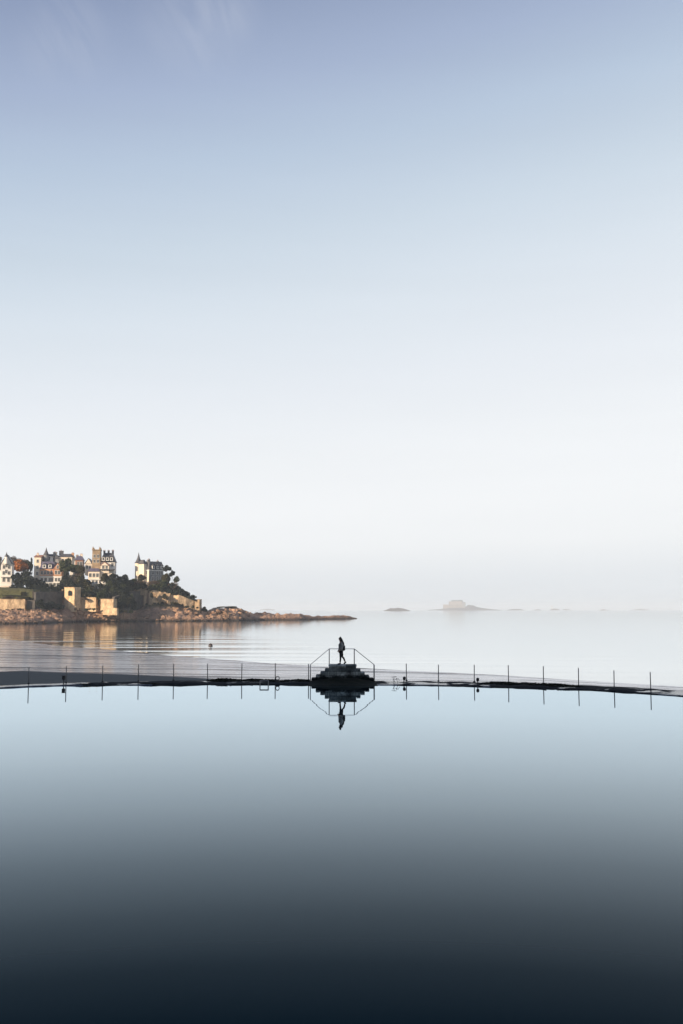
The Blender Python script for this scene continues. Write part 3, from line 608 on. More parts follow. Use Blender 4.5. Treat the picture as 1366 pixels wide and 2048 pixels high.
for px in pxs:
    c = head_col(px); row = []
    # resample to 60 samples by index
    n_ = NR
    for k in range(n_):
        t = k / (n_ - 1) * (len(c) - 1); i = min(int(t), len(c) - 2); f_ = t - i
        Y = c[i][0] + (c[i + 1][0] - c[i][0]) * f_; z = c[i][1] + (c[i + 1][1] - c[i][1]) * f_
        X = (px - 683) / F * Y / (cT)   # sight line direction at the horizon
        if z > SEA - .3:
            a = 1.0 if (px > 404 or Y < lerp_tab(WY, px) - 2) else .25
            n1 = mnoise.ridged_multi_fractal(Vector((X * .09, Y * .06, 0)), 1.0, 2.1, 5, 1.0, 2.0) - 1.0
            z += a * (min(1.3, .3 + (z - SEA) * .3)) * (.8 * n1 + .9 * fbm(X * .22, Y * .16, 2) + .5 * abs(nz(X * .7, Y * .5, 5)) - .2)
        row.append((X, Y, z))
    cols.append(row)
for r_ in cols: mb.v += r_
for i in range(len(cols) - 1):
    for j in range(NR - 1):
        a = i * NR + j; mb.f.append((a, a + NR, a + NR + 1, a + 1)); mb.mi.append(0)
rb_ = random.Random(8)
for q_ in range(420):
    px = rb_.uniform(-40, 712); y0 = seaY(px); yw = (lerp_tab(WY, px) if px < 404 else y0 + 22); t_ = rb_.random() ** 1.6 * .8
    Y = y0 + (yw - y0) * t_; zb_ = P(px, lerp_tab(TB, px), yw).z; z_ = SEA + max(0, zb_ - SEA) * t_ ** .75; X = (px - 683) / F * Y / cT
    k_ = rb_.uniform(.35, 1.5) * (1 if px < 500 else .6); rm_ = rock_mb(k_ * rb_.uniform(.8, 1.5), k_, k_ * rb_.uniform(.5, .9), q_ * .37, 7, 5)
    mb.add([(a_ + X, b_ + Y, c_ + z_) for a_, b_, c_ in rm_.v], rm_.f)
def headland_mat():
    m = mat('headland_rock', (0.11, 0.07, 0.05), 0.92, (0.46, 0.29, 0.19), 0.12, bump=0.7, bscale=0.9, detail=12)
    n = m.node_tree.nodes; l = m.node_tree.links; b = n['Principled BSDF']; src = b.inputs['Base Color'].links[0].from_socket
    g = n.new('ShaderNodeNewGeometry'); s = n.new('ShaderNodeSeparateXYZ'); l.new(g.outputs['Position'], s.inputs[0]); sn = n.new('ShaderNodeSeparateXYZ'); l.new(g.outputs['True Normal'], sn.inputs[0])
    # dark tide band near the water
    r = n.new('ShaderNodeMapRange'); r.inputs[1].default_value = SEA + .4; r.inputs[2].default_value = SEA + 1.9; l.new(s.outputs['Z'], r.inputs[0])
    c = n.new('ShaderNodeMix'); c.data_type = 'RGBA'; c.inputs[6].default_value = (0.045, 0.032, 0.024, 1); l.new(r.outputs[0], c.inputs[0]); l.new(src, c.inputs[7])
    # scrubby growth on flatter ground higher up
    r2 = n.new('ShaderNodeMapRange'); r2.inputs[1].default_value = 5.0; r2.inputs[2].default_value = 7.0; l.new(s.outputs['Z'], r2.inputs[0])
    r3 = n.new('ShaderNodeMapRange'); r3.inputs[1].default_value = .45; r3.inputs[2].default_value = .75; l.new(sn.outputs['Z'], r3.inputs[0])
    mu = n.new('ShaderNodeMath'); mu.operation = 'MULTIPLY'; l.new(r2.outputs[0], mu.inputs[0]); l.new(r3.outputs[0], mu.inputs[1])
    c2 = n.new('ShaderNodeMix'); c2.data_type = 'RGBA'; c2.inputs[7].default_value = (0.09, 0.085, 0.03, 1); l.new(mu.outputs[0], c2.inputs[0]); l.new(c.outputs[2], c2.inputs[6]); l.new(c2.outputs[2], b.inputs['Base Color'])
    return m
M['headland'] = headland_mat()
hd = mb.build('headland', M['headland'], smooth=False); hd['kind'] = 'structure'

# ------------------------------------------------------------------ sea walls and bastions on the headland
def wall_seg(name, pts, m, label, thick=1.2, cap=True, cat='wall', group='sea walls under the villas', flare=0.0, rough=.18):
    """pts: (px, ytop, ybase, Y)"""
    top = [P(a, b, d * HK) for a, b, c, d in pts]; bot = [P(a, c, d * HK) for a, b, c, d in pts]; org = bot[0].copy()
    t2, b2 = [], []
    for i in range(len(top) - 1):
        m_ = max(1, int((top[i + 1] - top[i]).length / 1.6))
        for k in range(m_ + (i == len(top) - 2)):
            q = top[i].lerp(top[i + 1], k / m_); r_ = bot[i].lerp(bot[i + 1], k / m_); edge_ = (i == 0 and k == 0) or k == m_
            if not edge_:
                q.z += rough * 1.6 * nz(q.x * .45, q.y * .3, 3); dy = rough * 1.5 * nz(q.x * .3, q.z * .2, 8); q.y += dy; r_.y += dy - rough * (1 + nz(q.x * .6, 2.2)); r_.z += rough * nz(q.x * .5, 7)
            t2.append(q); b2.append(r_)
    top, bot = t2, b2; pts = [(0, 0, 0, 0)] * len(top)
    e = empty(name, org); tag(e, label, cat, group); mb = MB(); n_ = len(pts); rows = []
    for i in range(n_):
        t = (top[min(i + 1, n_ - 1)] - top[max(i - 1, 0)]); t.z = 0; t.normalize(); nb_ = Vector((-t.y, t.x, 0))
        f_ = bot[i] - nb_ * flare; f_.z -= 1.5
        rows.append((f_ - org, top[i] - org, top[i] + nb_ * thick - org, bot[i] + nb_ * thick - org - Vector((0, 0, 1.5))))
    for r_ in rows: mb.v += [tuple(v) for v in r_]
    for i in range(n_ - 1):
        for j in range(4): a, b = i * 4 + j, i * 4 + (j + 1) % 4; mb.f.append((a, a + 4, b + 4, b)); mb.mi.append(0)
    mb.f += [(0, 1, 2, 3), tuple((n_ - 1) * 4 + k for k in (3, 2, 1, 0))]; mb.mi += [0, 0]
    mb.build('wall', m, e)
    if cap:
        cb = MB()
        for r_ in rows:
            t0, t1 = r_[1], r_[2]; d = (t1 - t0).normalized() * .18
            cb.v += [tuple(t0 - d + Vector((0, 0, .003))), tuple(t0 - d + Vector((0, 0, .3))), tuple(t1 + d + Vector((0, 0, .3))), tuple(t1 + d + Vector((0, 0, .003)))]
        for i in range(n_ - 1):
            for j in range(4): a, b = i * 4 + j, i * 4 + (j + 1) % 4; cb.f.append((a, a + 4, b + 4, b)); cb.mi.append(0)
        cb.f += [(0, 1, 2, 3), tuple((n_ - 1) * 4 + k for k in (3, 2, 1, 0))]; cb.mi += [0, 0]
        cb.build('coping', m, e)
    return e
wall_seg('sea_wall', [(-230, 1199, 1222, 366), (-100, 1199, 1222, 372), (0, 1199, 1221, 377), (50, 1199.5, 1221, 379)], M['cream_stone'], 'long golden sea wall below the grass at the left edge', rough=.3)
wall_seg('sea_wall', [(53, 1201, 1220, 381), (70, 1201, 1220, 381)], M['shade_darkened_stone'], 'short brown sea wall continuing right of the long golden wall', 1.0)
wall_seg('sea_wall', [(72, 1186, 1221, 382), (90, 1185, 1221, 391), (127, 1184, 1219, 402)], M['shade_darkened_stone'], 'tall dark shaded sea wall in the recess left of the arched bastion')
bas = wall_seg('bastion', [(129, 1175.5, 1214, 398), (149, 1175.5, 1214, 394.5)], M['cream_stone'], 'golden stone bastion with a dark arched opening', 4.0, True, 'bastion')
# arch opening on the bastion: round-headed dark slab painting in its shade
c0 = P(139.5, 1191, 395.7 * HK) - bas.location; ar = MB(); A_ = 1.05; pts_ = [(-A_, 0), (A_, 0), (A_, 1.7)] + [(A_ * math.cos(t), 1.7 + A_ * math.sin(t)) for t in [k * math.pi / 8 for k in range(1, 8)]] + [(-A_, 1.7)]
n_ = len(pts_); ar.v = [(c0.x + a, c0.y - .25 - a * .8, c0.z + b) for a, b in pts_] + [(c0.x + a, c0.y + .6 - a * .8, c0.z + b) for a, b in pts_]
ar.f = [tuple(range(n_)), tuple(range(2 * n_ - 1, n_ - 1, -1))] + [(k, (k + 1) % n_, n_ + (k + 1) % n_, n_ + k) for k in range(n_)]; ar.mi = [0] * len(ar.f)
ar.build('arched_opening', M['glass'], bas)
wall_seg('sea_wall', [(136, 1206, 1218, 393), (152, 1213, 1218, 393)], M['cream_stone'], 'small sloping buttress wall at the foot of the arched bastion', 1.5, False)
wall_seg('sea_wall', [(153, 1196.5, 1217, 399), (158, 1195.5, 1217, 398), (192, 1195.5, 1218, 397)], M['cream_stone'], 'golden sea wall with flowers spilling over, between bastion and square pier', 6)
wall_seg('sea_wall', [(193, 1196, 1218, 399), (200, 1196, 1218, 403)], M['shade_darkened_stone'], 'narrow shaded wall in the gap left of the square pier', 2, False)
wall_seg('stone_pier', [(201.5, 1199, 1221, 395), (227, 1199, 1222, 394)], M['cream_stone'], 'square golden stone pier standing forward of the sea wall', 5, True, 'pier', flare=.4)
wall_seg('sea_wall', [(206, 1215, 1224, 392), (234, 1216, 1225, 391)], M['cream_stone'], 'low flared footing wall at the base of the square pier', 2, False)
wall_seg('sea_wall', [(229, 1195, 1222, 398), (262, 1184, 1221, 414), (291, 1183, 1214, 428)], M['shade_darkened_stone'], 'dark shaded sea wall in the recess below the round turret villa')
wall_seg('terrace_wall', [(247, 1173, 1184, 421), (268, 1173, 1184, 423), (293, 1174, 1186, 423)], M['buff'], 'low buff terrace parapet above the dark recess', 1, True, 'wall')
wall_seg('sea_wall', [(288, 1182, 1206, 423), (300, 1180, 1208, 421), (312, 1181, 1204, 421), (330, 1187, 1203, 422)], M['cream_stone'], 'pale sloping cliff wall right of the dark recess', 1.4, False, rough=1.0)
wall_seg('sea_wall', [(341, 1189, 1198, 421), (358, 1190, 1202, 421), (372, 1195, 1208, 422), (389, 1201, 1215, 424)], M['cream_stone'], 'golden wall stepping down the slope towards the point', 1.4, False, rough=.6)
wall_seg('sea_wall', [(312, 1184, 1190, 419.5), (341, 1186, 1206, 420)], M['buff'], 'buff wall on the cliff between pale wall and golden sloping wall', 1.2, False, rough=1.0)
wall_seg('lookout_tower', [(389.5, 1201, 1217, 424), (399, 1200, 1218, 423), (403.5, 1199.5, 1222, 429)], M['buff'], 'small square lookout turret at the end of the wall on the point', 4, True, 'turret')
wall_seg('garden_wall', [(152, 1184, 1196, 404), (228, 1184, 1196, 406)], M['shade_darkened_stone'], 'upper garden wall among the shrubs below the villa with two pinnacles', 1)

# lawn
lw = [P(-200, 1192, 384 * HK), P(42, 1194, 386 * HK), P(40, 1182, 402 * HK), P(-200, 1180, 402 * HK)]
mb = MB(); nl = 14
for j in range(nl + 1):
    for i in range(nl + 1):
        a = lw[0].lerp(lw[1], i / nl); b_ = lw[3].lerp(lw[2], i / nl); p = a.lerp(b_, j / nl); mb.v.append((p.x, p.y, p.z + .4 * nz(p.x * .3, p.y * .3) + .9))
for j in range(nl):
    for i in range(nl): a = j * (nl + 1) + i; mb.f.append((a, a + 1, a + nl + 2, a + nl + 1)); mb.mi.append(0)
o = mb.build('grass_slope', M['grass'], fix=False, smooth=True); o['kind'] = 'structure'

# ------------------------------------------------------------------ villas
S430 = 430 / F
wmesh = {}
def window_meshes():
    wf = MB(); W, H = .55, .9; t = .12
    wf.box(-W - t, -W, -.06, .05, -H, H); wf.box(W, W + t, -.06, .05, -H, H); wf.box(-W - t, W + t, -.06, .05, H + .002, H + t); wf.box(-W - t - .05, W + t + .05, -.1, .05, -H - t, -H - .002); wf.box(-.04, .04, -.04, .02, -H + .002, H - .002)
    pn = MB().box(-W + .002, -.042, -.02, .03, -H + .004, H - .004); pn.box(.042, W - .002, -.02, .03, -H + .004, H - .004)
    return wf.mesh('window', M['trim']), pn.mesh('pane', M['glass'])
WFM, WPM = window_meshes()
def dormer_meshes():
    d = MB().box(-.7, .7, -.5, 1.4, 0, 1.5).gable(-.72, .72, -.52, 1.4, 1.503, .7)
    return d.mesh('dormer', M['trim']), MB().box(-.4, .4, -.53, -.505, .3, 1.3).mesh('pane', M['glass']), MB().gable(-.85, .85, -.6, 1.4, 1.56, .85).mesh('dormer_roof', M['slate'])
DM, DPM, DRM = dormer_meshes()
class Villa:
    def __init__(s, pxc, ybase, Y, rz, name, label, k=1.0):
        s.Y = Y; s.pc = pxc; s.yb = ybase; s.s = Y / F; s.k = k
        s.root = empty(name, P(pxc, ybase, Y * HK), rz); s.root.scale = (HK, HK, HK); tag(s.root, label, 'house')
    def u(s, px): return (px - s.pc) * s.s * s.k
    def h(s, py): return (s.yb - py) * s.s
    def block(s, x0, x1, yt, yb, y0, dep, m, name='wall'):
        return MB().box(s.u(x0), s.u(x1), y0, y0 + dep, s.h(yb), s.h(yt)).build(name, m, s.root)
    def base(s, x0, x1, y0, dep, m): return MB().box(s.u(x0), s.u(x1), y0, y0 + dep, -4, -.003).build('foundation', m, s.root)
    def win(s, px, py, y0, sc=1.0, sz=None, rz=0, face_x=None):
        loc = (s.u(px) if face_x is None else face_x, y0 - .055, s.h(py)); w_ = link_part('window', WFM, s.root, loc, rz, (sc, 1, sz or sc)); link_part('pane', WPM, w_)
    def dorm(s, px, py, y0, sc=1.0):
        d = link_part('dormer', DM, s.root, (s.u(px), y0, s.h(py)), 0, (sc, 1, sc)); link_part('pane', DPM, d); link_part('dormer_roof', DRM, d)
    def mansard(s, x0, x1, yt, yb, y0, dep, ins, m, name='roof'):
        return MB().frustum(s.u(x0) - .3, s.u(x1) + .3, y0 - .3, y0 + dep + .3, s.h(yb) + .003, s.h(yt), ins, min(ins * 1.5, dep * .45), ).build(name, m, s.root)
    def gable(s, x0, x1, yt, yb, y0, dep, m, axis='y', name='roof', over=.3):
        return MB().gable(s.u(x0) - over, s.u(x1) + over, y0 - over, y0 + dep + over, s.h(yb) + .004, s.h(yt) - s.h(yb), axis).build(name, m, s.root)
    def gwall(s, x0, x1, yt, yb, y0, m): return MB().gable(s.u(x0), s.u(x1), y0 - .34, y0 - .305, s.h(yb), s.h(yt) - s.h(yb)).build('gable_end', m, s.root)
    def chim(s, px, yt, yb, y0, m, w_=.45):
        r = MB().box(s.u(px) - w_, s.u(px) + w_, y0 - .4, y0 + .4, s.h(yb), s.h(yt)).build('chimney', m, s.root)
        MB().box(s.u(px) - w_ - .1, s.u(px) + w_ + .1, y0 - .5, y0 + .5, s.h(yt) + .002, s.h(yt) + .25).build('chimney_cap', m, r)
        for d in (-.22, .22): MB().cone(s.u(px) + d, y0, s.h(yt) + .252, s.h(yt) + .65, .13, .1, 8).build('chimney_pot', M['tile'], r)
    def turret(s, px, r, y0, yb, ye, ytip, mw, mr):
        x = s.u(px)
        MB().cone(x, y0, s.h(yb), s.h(ye), r, r, 14).build('turret', mw, s.root, smooth=False)
        MB().lathe([(r * 1.18, s.h(ye) + .003), (r * .95, s.h(ye) + .5), (r * .35, s.h(ye) + (s.h(ytip) - s.h(ye)) * .6), (.03, s.h(ytip))], 14, x, y0).build('turret_roof', mr, s.root)
    def slab(s, x0, x1, yt, yb, y0, dep, m, name): return s.block(x0, x1, yt, yb, y0, dep, m, name)

# 0. pale grey gothic villa, far left
v = Villa(10, 1176, 412, R(12), 'gabled_villa', 'pale grey gothic villa with a steep pointed gable at the far left edge')
v.base(-12, 24, 0, 9, M['grey']); v.block(-12, 1, 1140, 1176, 1.5, 8, M['white']); v.block(1, 22, 1128, 1176, 0, 8, M['white']); v.gable(1, 22, 1109, 1128, 0, 8, M['slate']); v.gwall(2.2, 20.8, 1110.5, 1128, 0, M['white'])
v.gable(-12, 1, 1128, 1140, 1.5, 8, M['slate'], 'x'); v.turret(11.5, .7, -.9, 1128, 1114, 1104, M['white'], M['slate'])
for x_, y_ in ((6.5, 1134), (11.5, 1131), (16.5, 1134), (6.5, 1146), (16.5, 1146), (11.5, 1143), (7, 1160), (16, 1160)): v.win(x_, y_, 0, .8)
for x_, y_ in ((-6, 1148), (-6, 1162)): v.win(x_, y_, 1.5, .8)
v.slab(0, 23, 1153, 1154.4, -.9, .9, M['trim'], 'balcony'); v.chim(-8, 1120, 1134, 5, M['brick'])
v.block(3, 19, 1172, 1176, -2.6, 2.5, M['cream'], 'porch')

# 1. large ornate villa
v = Villa(100, 1176, 424, R(6), 'ornate_villa', 'large ornate villa with brick bands, blue slate roof and dark pointed turret, second from left')
v.base(64, 140, 1, 14, M['grey'])
v.block(66, 79, 1114, 1176, 2, 9, M['cream']); v.gable(66, 79, 1108.5, 1114, 2, 9, M['tile'], 'x')
v.block(79.2, 107, 1138.2, 1152, .0, 11, M['brick']); v.block(79.2, 107, 1153.6, 1176, .05, 11, M['white'])
v.slab(78, 123.5, 1152, 1153.6, -.35, 11, M['trim'], 'cornice')
v.mansard(80, 107, 1123, 1138, .2, 6, .8, M['slate_blue']); v.dorm(88, 1136.5, 0, .95); v.dorm(99, 1136.5, 0, .95)
v.block(107.2, 122, 1138, 1152, -.6, 11, M['brick']); v.block(107.2, 122, 1153.6, 1176, -.55, 11, M['white']); v.gable(107.2, 122, 1126, 1138, -.6, 10, M['tile']); v.gwall(108.4, 120.8, 1127.4, 1138, -.6, M['brick'])
v.block(84, 99, 1111, 1126, 6.3, 6, M['white']); v.mansard(84, 99, 1106.5, 1111, 6.3, 6, .6, M['slate'])
v.turret(86, 1.1, 5.4, 1122, 1109, 1093.5, M['grey'], M['slate'])
v.block(110, 136, 1112, 1140, 7, 7, M['cream']); v.mansard(109, 137, 1105.5, 1112, 7, 7, 1.2, M['slate']); v.block(101, 110, 1116, 1140, 6.6, 6, M['grey']); v.gable(100, 111, 1108, 1116, 6.6, 6, M['slate'])
v.chim(101.5, 1103.5, 1120, 8, M['grey'], .8); v.chim(113, 1100.5, 1108, 9, M['slate'], .9); v.chim(136, 1105, 1114, 9, M['brick'], .5); v.chim(69, 1107, 1114, 6, M['cream'], .4)
for x_ in (83.5, 89.5, 95.5, 102): v.win(x_, 1145.5, 0, .75)
for x_ in (83.5, 91, 99, 104): v.win(x_, 1159.5, .05, .85)
for x_ in (111.5, 117.5): v.win(x_, 1145, -.6, .85); v.win(x_, 1159.5, -.55, .85)
v.win(114.6, 1134, -.93, .7); v.win(91.5, 1116, 6.3, .8)
for x_ in (118, 124, 130): v.win(x_, 1119, 7, .7)
for y_ in (1122, 1134, 1147, 1160): v.win(72.5, y_, 2, .75)
v.slab(84, 122, 1165, 1166.4, -2.6, 2.0, M['trim'], 'veranda_roof')
for x_ in (85, 92, 99, 107, 114, 121): v.slab(x_ - .7, x_ + .7, 1166.4, 1176, -2.5, .3, M['trim'], 'veranda_column')

# 1b. small pale house behind
v = Villa(152, 1150, 445, R(10), 'small_house', 'small pale house with low dark roof half hidden by trees between the two big villas')
v.base(139, 166, 0, 8, M['grey']); v.block(140, 150, 1121, 1150, 0, 8, M['white']); v.gable(140, 150, 1115.5, 1121, 0, 8, M['slate'], 'x'); v.block(150.2, 165, 1120, 1150, -.5, 8, M['tile']); v.mansard(150.2, 165, 1112, 1120, -.5, 8, 1.0, M['slate_blue'])
v.chim(160, 1108.5, 1116, 4, M['cream'], .6); v.chim(152.5, 1111, 1116, 3, M['buff'], .5); v.win(145, 1127, 0, .8); v.win(156, 1127, -.5, .8); v.win(161.5, 1127, -.5, .8)

# 2. villa with square stone tower
v = Villa(198, 1184, 422, R(8), 'tower_villa', 'tall villa with square two-pinnacled stone tower and steep slate roof, mid headland')
v.base(168, 226, 0, 13, M['grey'])
v.block(168, 182, 1127, 1150, 2.5, 9, M['cream']); v.gable(168, 182, 1116, 1127, 2.5, 9, M['slate'], 'y'); v.gwall(169, 181, 1117.4, 1127, 2.5, M['cream'])
v.block(182.2, 198, 1100, 1140, 2, 5, M['buff'], 'tower'); v.block(181.4, 198.8, 1098.6, 1099.98, 1.7, 5.6, M['buff'], 'parapet')
for x_ in (183.2, 196.6): MB().cone(v.u(x_), 2.4, v.h(1098.5), v.h(1092.6), .48, .1, 8).build('pinnacle', M['buff'], v.root); MB().cone(v.u(x_), 6.6, v.h(1098.5), v.h(1094), .45, .1, 8).build('pinnacle', M['buff'], v.root)
v.block(198.2, 226, 1123, 1152, 3, 9, M['white']); v.mansard(198.2, 226, 1104.5, 1123, 3, 9, 1.5, M['slate'])
for x_ in (204, 212, 220): v.dorm(x_, 1121, 2.3, .9)
v.chim(204, 1101, 1106, 6, M['slate'], .4); v.chim(212, 1100.5, 1106, 7, M['slate'], .4); v.chim(221, 1100.5, 1107, 6, M['slate'], .4)
v.block(199, 216, 1131, 1146, 1.0, 2.2, M['cream']); v.gable(199, 216, 1123.5, 1131, 1.0, 2.2, M['tile']); v.gwall(200.2, 214.8, 1125, 1131, 1.0, M['cream'])
v.slab(197, 227, 1138, 1139.6, .2, 3, M['slate'], 'balcony')
v.block(176, 198, 1143, 1160, .3, 5, M['cream']); v.mansard(176, 198, 1136.5, 1143, .3, 5, .9, M['slate_blue'])
v.block(182, 214, 1160.2, 1184, -1.2, 5, M['white']); v.slab(181, 216, 1158.4, 1160, -1.6, 5, M['trim'], 'balcony'); v.slab(186, 217, 1167, 1168.4, -2.4, 1.1, M['trim'], 'balcony')
v.block(198.4, 222, 1146.2, 1160, 1.4, 3, M['cream'])
for x_ in (186.5, 193.5): v.win(x_, 1112, 2, .7); v.win(x_, 1122, 2, .7)
for x_ in (172.5, 178): v.win(x_, 1134, 2.5, .75)
for x_ in (180, 187, 194): v.win(x_, 1150.5, .3, .85)
for x_ in (204, 211.5, 218.5): v.win(x_, 1152.5, 1.4, .8)
v.win(204.5, 1134.5, 1.0, .7); v.win(211, 1134.5, 1.0, .7); v.win(221.5, 1129, 3, .8)
for x_ in (186, 193, 200, 207): v.win(x_, 1164, -1.2, .65); v.win(x_, 1175, -1.2, .85)
v.slab(210.5, 211.5, 1158, 1190, -3.0, .3, M['trim'], 'flagstaff')

# 3. villa with round turret (corner on: lit left face, shaded right face)
v = Villa(298, 1163, 430, R(50), 'turret_villa', 'cream villa with a witch hat corner turret and dark mansard roof, rightmost on the headland')
W_ = 7.9; H0 = v.h(1139)
MB().box(-0.1, W_ - .02, .12, 7.18, 0, H0).build('wall', M['cream'], v.root); MB().box(.0, W_, 0, .1, 0.01, H0 - .01).build('shade_grey_front', M['grey'], v.root); MB().box(-0.1, W_, 0, 7.2, -4, -.003).build('foundation', M['grey'], v.root)  # thin grey slab paints the shade onto the cream villa's right face
MB().frustum(-.35, W_ + .3, -.3, 7.5, H0 + .004, v.h(1122.5), .9, .9).build('roof', M['slate'], v.root)
MB().box(-.25, W_ + .15, -.15, 7.35, H0 - .5, H0 - .1).build('cornice', M['trim'], v.root)
for x_ in (2, 4.4, 6.8):
    d = link_part('dormer', DM, v.root, (x_, 0, H0 + .3), 0, (.9, 1, .9)); link_part('pane', DPM, d); link_part('dormer_roof', DRM, d)
    for z_ in (1.3, 3.8):
        w_ = link_part('window', WFM, v.root, (x_, -.055, z_), 0, (.85, 1, .85)); link_part('pane', WPM, w_)
for y_ in (1.6, 4.4):
    for z_ in (1.3, 3.8, 6.3)[:2]:
        w_ = link_part('window', WFM, v.root, (-.155, y_, z_), R(-90), (.7, 1, .8)); link_part('pane', WPM, w_)
MB().box(-1.6, -.103, 1.6, 5.2, 0, v.h(1128)).build('stair_wing', M['cream'], v.root)
MB().frustum(-1.8, .0, 1.4, 5.4, v.h(1128) + .003, v.h(1119.5), .5, 1.2).build('roof', M['slate'], v.root)
MB().cone(-.6, 6.6, -3, v.h(1125.5), 1.5, 1.5, 14).build('turret', M['cream'], v.root)
MB().lathe([(1.85, v.h(1125.5) + .003), (1.35, v.h(1123)), (.75, v.h(1117)), (.35, v.h(1111)), (.05, v.h(1104))], 14, -.6, 6.6).build('turret_roof', M['slate'], v.root)
for (x_, y_, zt) in ((3.0, 4, 1117.5), (7.4, 3.5, 1120), (.8, 2.0, 1120)):
    c_ = MB().box(x_ - .4, x_ + .4, y_ - .4, y_ + .4, v.h(1124), v.h(zt)).build('chimney', M['grey'], v.root); MB().cone(x_, y_, v.h(zt) + .002, v.h(zt) + .5, .16, .12, 8).build('chimney_pot', M['tile'], c_)

# ------------------------------------------------------------------ trees and shrubs
def crown_mesh(name, seed, n, m, clumps=9, leaf=.11, flat=1.0, hollow=.45):
    rnd = random.Random(seed); mb = MB(); cs = []
    for k in range(clumps):
        v_ = Vector((rnd.gauss(0, 1), rnd.gauss(0, 1), rnd.gauss(0, 1))).normalized() * rnd.uniform(.3, .68)
        cs.append((v_, rnd.uniform(.24, .42)))
    cs.append((Vector((0, 0, 0)), .5))
    for i in range(n):
        c, r_ = cs[rnd.randrange(len(cs))]
        d = Vector((rnd.gauss(0, 1), rnd.gauss(0, 1), rnd.gauss(0, 1))).normalized() * r_ * rnd.uniform(hollow, 1.0) ** .6
        p = c + d; a = Vector((rnd.gauss(0, 1), rnd.gauss(0, 1), rnd.gauss(0, 1))).normalized(); b_ = a.orthogonal().normalized(); c2 = a.cross(b_)
        s_ = leaf * rnd.uniform(.6, 1.3)
        vs = [p + b_ * s_, p + c2 * s_ * .7, p - b_ * s_, p - c2 * s_ * .7]
        mb.add([(q.x, q.y, q.z * flat) for q in vs], [(0, 1, 2, 3)])
    return mb.mesh(name, m)
CR = {}
for k in LM:
    CR[k] = [crown_mesh('crown', 11 * i + len(k), 3000 if k != 'brown' else 1800, LM[k], 12 + i, .095 if k != 'brown' else .06) for i in range(2)]
def trunk_mesh(seed, h=1.0):
    rnd = random.Random(seed); mb = MB(); mb.tube([(0, 0, -.6), (.02, 0, .2), (.05 * rnd.uniform(-1, 1), .03, .6), (.0, .05, 1.0)], [.06, .05, .04, .02], 7)
    for k in range(5):
        a = rnd.random() * 6.28; z = rnd.uniform(.4, .75); mb.tube([(0.01, 0, z), (math.cos(a) * .2, math.sin(a) * .2, z + .2), (math.cos(a) * .36, math.sin(a) * .36, z + .38)], [.03, .02, .008], 5)
    return mb.mesh('trunk', M['bark'])
TRM = [trunk_mesh(i) for i in range(3)]
tcount = [0]
def tree(px, py, Y, rx, ry, kind, label, cat='tree', name='tree', trunk=None, group='trees around the villas'):
    """crown centre at (px, py), half sizes in photo pixels"""
    i = tcount[0]; tcount[0] += 1; Y = Y * HK; s_ = Y / F; c = P(px, py, Y); trunk = trunk if trunk is not None else ry * 1.6
    base = c - Vector((0, 0, trunk * s_)); e = empty(name, base, (i * 1.7) % 6.28); tag(e, label, cat, group)
    cr = link_part('crown' if name != 'shrub' else 'foliage', CR[kind][i % 2], e, (0, 0, trunk * s_), 0, (rx * s_ * 1.28, rx * s_ * 1.28, ry * s_ * 1.25))
    link_part('trunk' if name != 'shrub' else 'stem', TRM[i % 3], e, (0, 0, 0), 0, (rx * s_ * .55, rx * s_ * .55, trunk * s_)); return e
# far left
tree(42, 1134, 428, 18, 14, 'orange', 'tree in bright orange autumn leaf right of the pale gothic villa', name='autumn_tree')
tree(28, 1122, 440, 13, 9, 'brown', 'brown bare crowned tree behind the orange tree, nearer the gothic villa', name='bare_tree'); tree(44, 1124, 446, 11, 8, 'brown', 'brown bare tree peeping over the top of the orange tree', name='bare_tree')
tree(-2, 1124, 440, 8, 12, 'brown', 'brown tree behind the left side of the gothic villa', name='bare_tree')
tree(56, 1130, 440, 8, 10, 'dark', 'dark evergreen between the orange tree and the slender cypress', name='evergreen_tree'); tree(62.5, 1131, 432, 3.2, 14, 'dark', 'slender dark cypress beside the left wall of the ornate villa', name='cypress_tree')
tree(33, 1158, 410, 14, 13, 'dark', 'broad dark evergreen below the orange tree', name='evergreen_tree'); tree(54, 1160, 408, 15, 15, 'dark', 'broadest dark evergreen, under the left corner of the ornate villa', name='evergreen_tree')
tree(74, 1168, 410, 10, 12, 'dark', 'dark evergreen at the foot of the ornate villa, left of its veranda', name='evergreen_tree'); tree(50, 1146, 425, 12, 8, 'brown', 'brown leafless shrub right below the orange crown', 'shrub', 'shrub')
tree(60, 1182, 397, 16, 10, 'dark', 'dark evergreen bush at the right end of the lawn', 'shrub', 'shrub'); tree(88, 1183, 400, 14, 8, 'dark', 'dark hedge bush over the shaded sea wall, left half', 'shrub', 'shrub')
tree(108, 1183, 406, 13, 7, 'green', 'green hedge bush over the shaded sea wall, right half', 'shrub', 'shrub'); tree(44, 1190, 390, 11, 6, 'olive', 'olive bush where the lawn meets the dark trees', 'shrub', 'shrub')
tree(82, 1208, 379, 12, 10, 'dark', 'dark scrub at the left foot of the shaded sea wall', 'shrub', 'shrub'); tree(104, 1212, 384, 15, 8, 'dark', 'dark scrub in the middle of the rock gully below the shaded wall', 'shrub', 'shrub'); tree(122, 1214, 390, 9, 6, 'dark', 'dark scrub just left of the bastion foot', 'shrub', 'shrub')
tree(14, 1196, 381, 16, 4, 'brown', 'brown dry shrubs along the top of the long golden wall', 'shrub', 'shrub'); tree(52, 1197, 382, 10, 4, 'olive', 'olive shrub above the short brown wall', 'shrub', 'shrub')
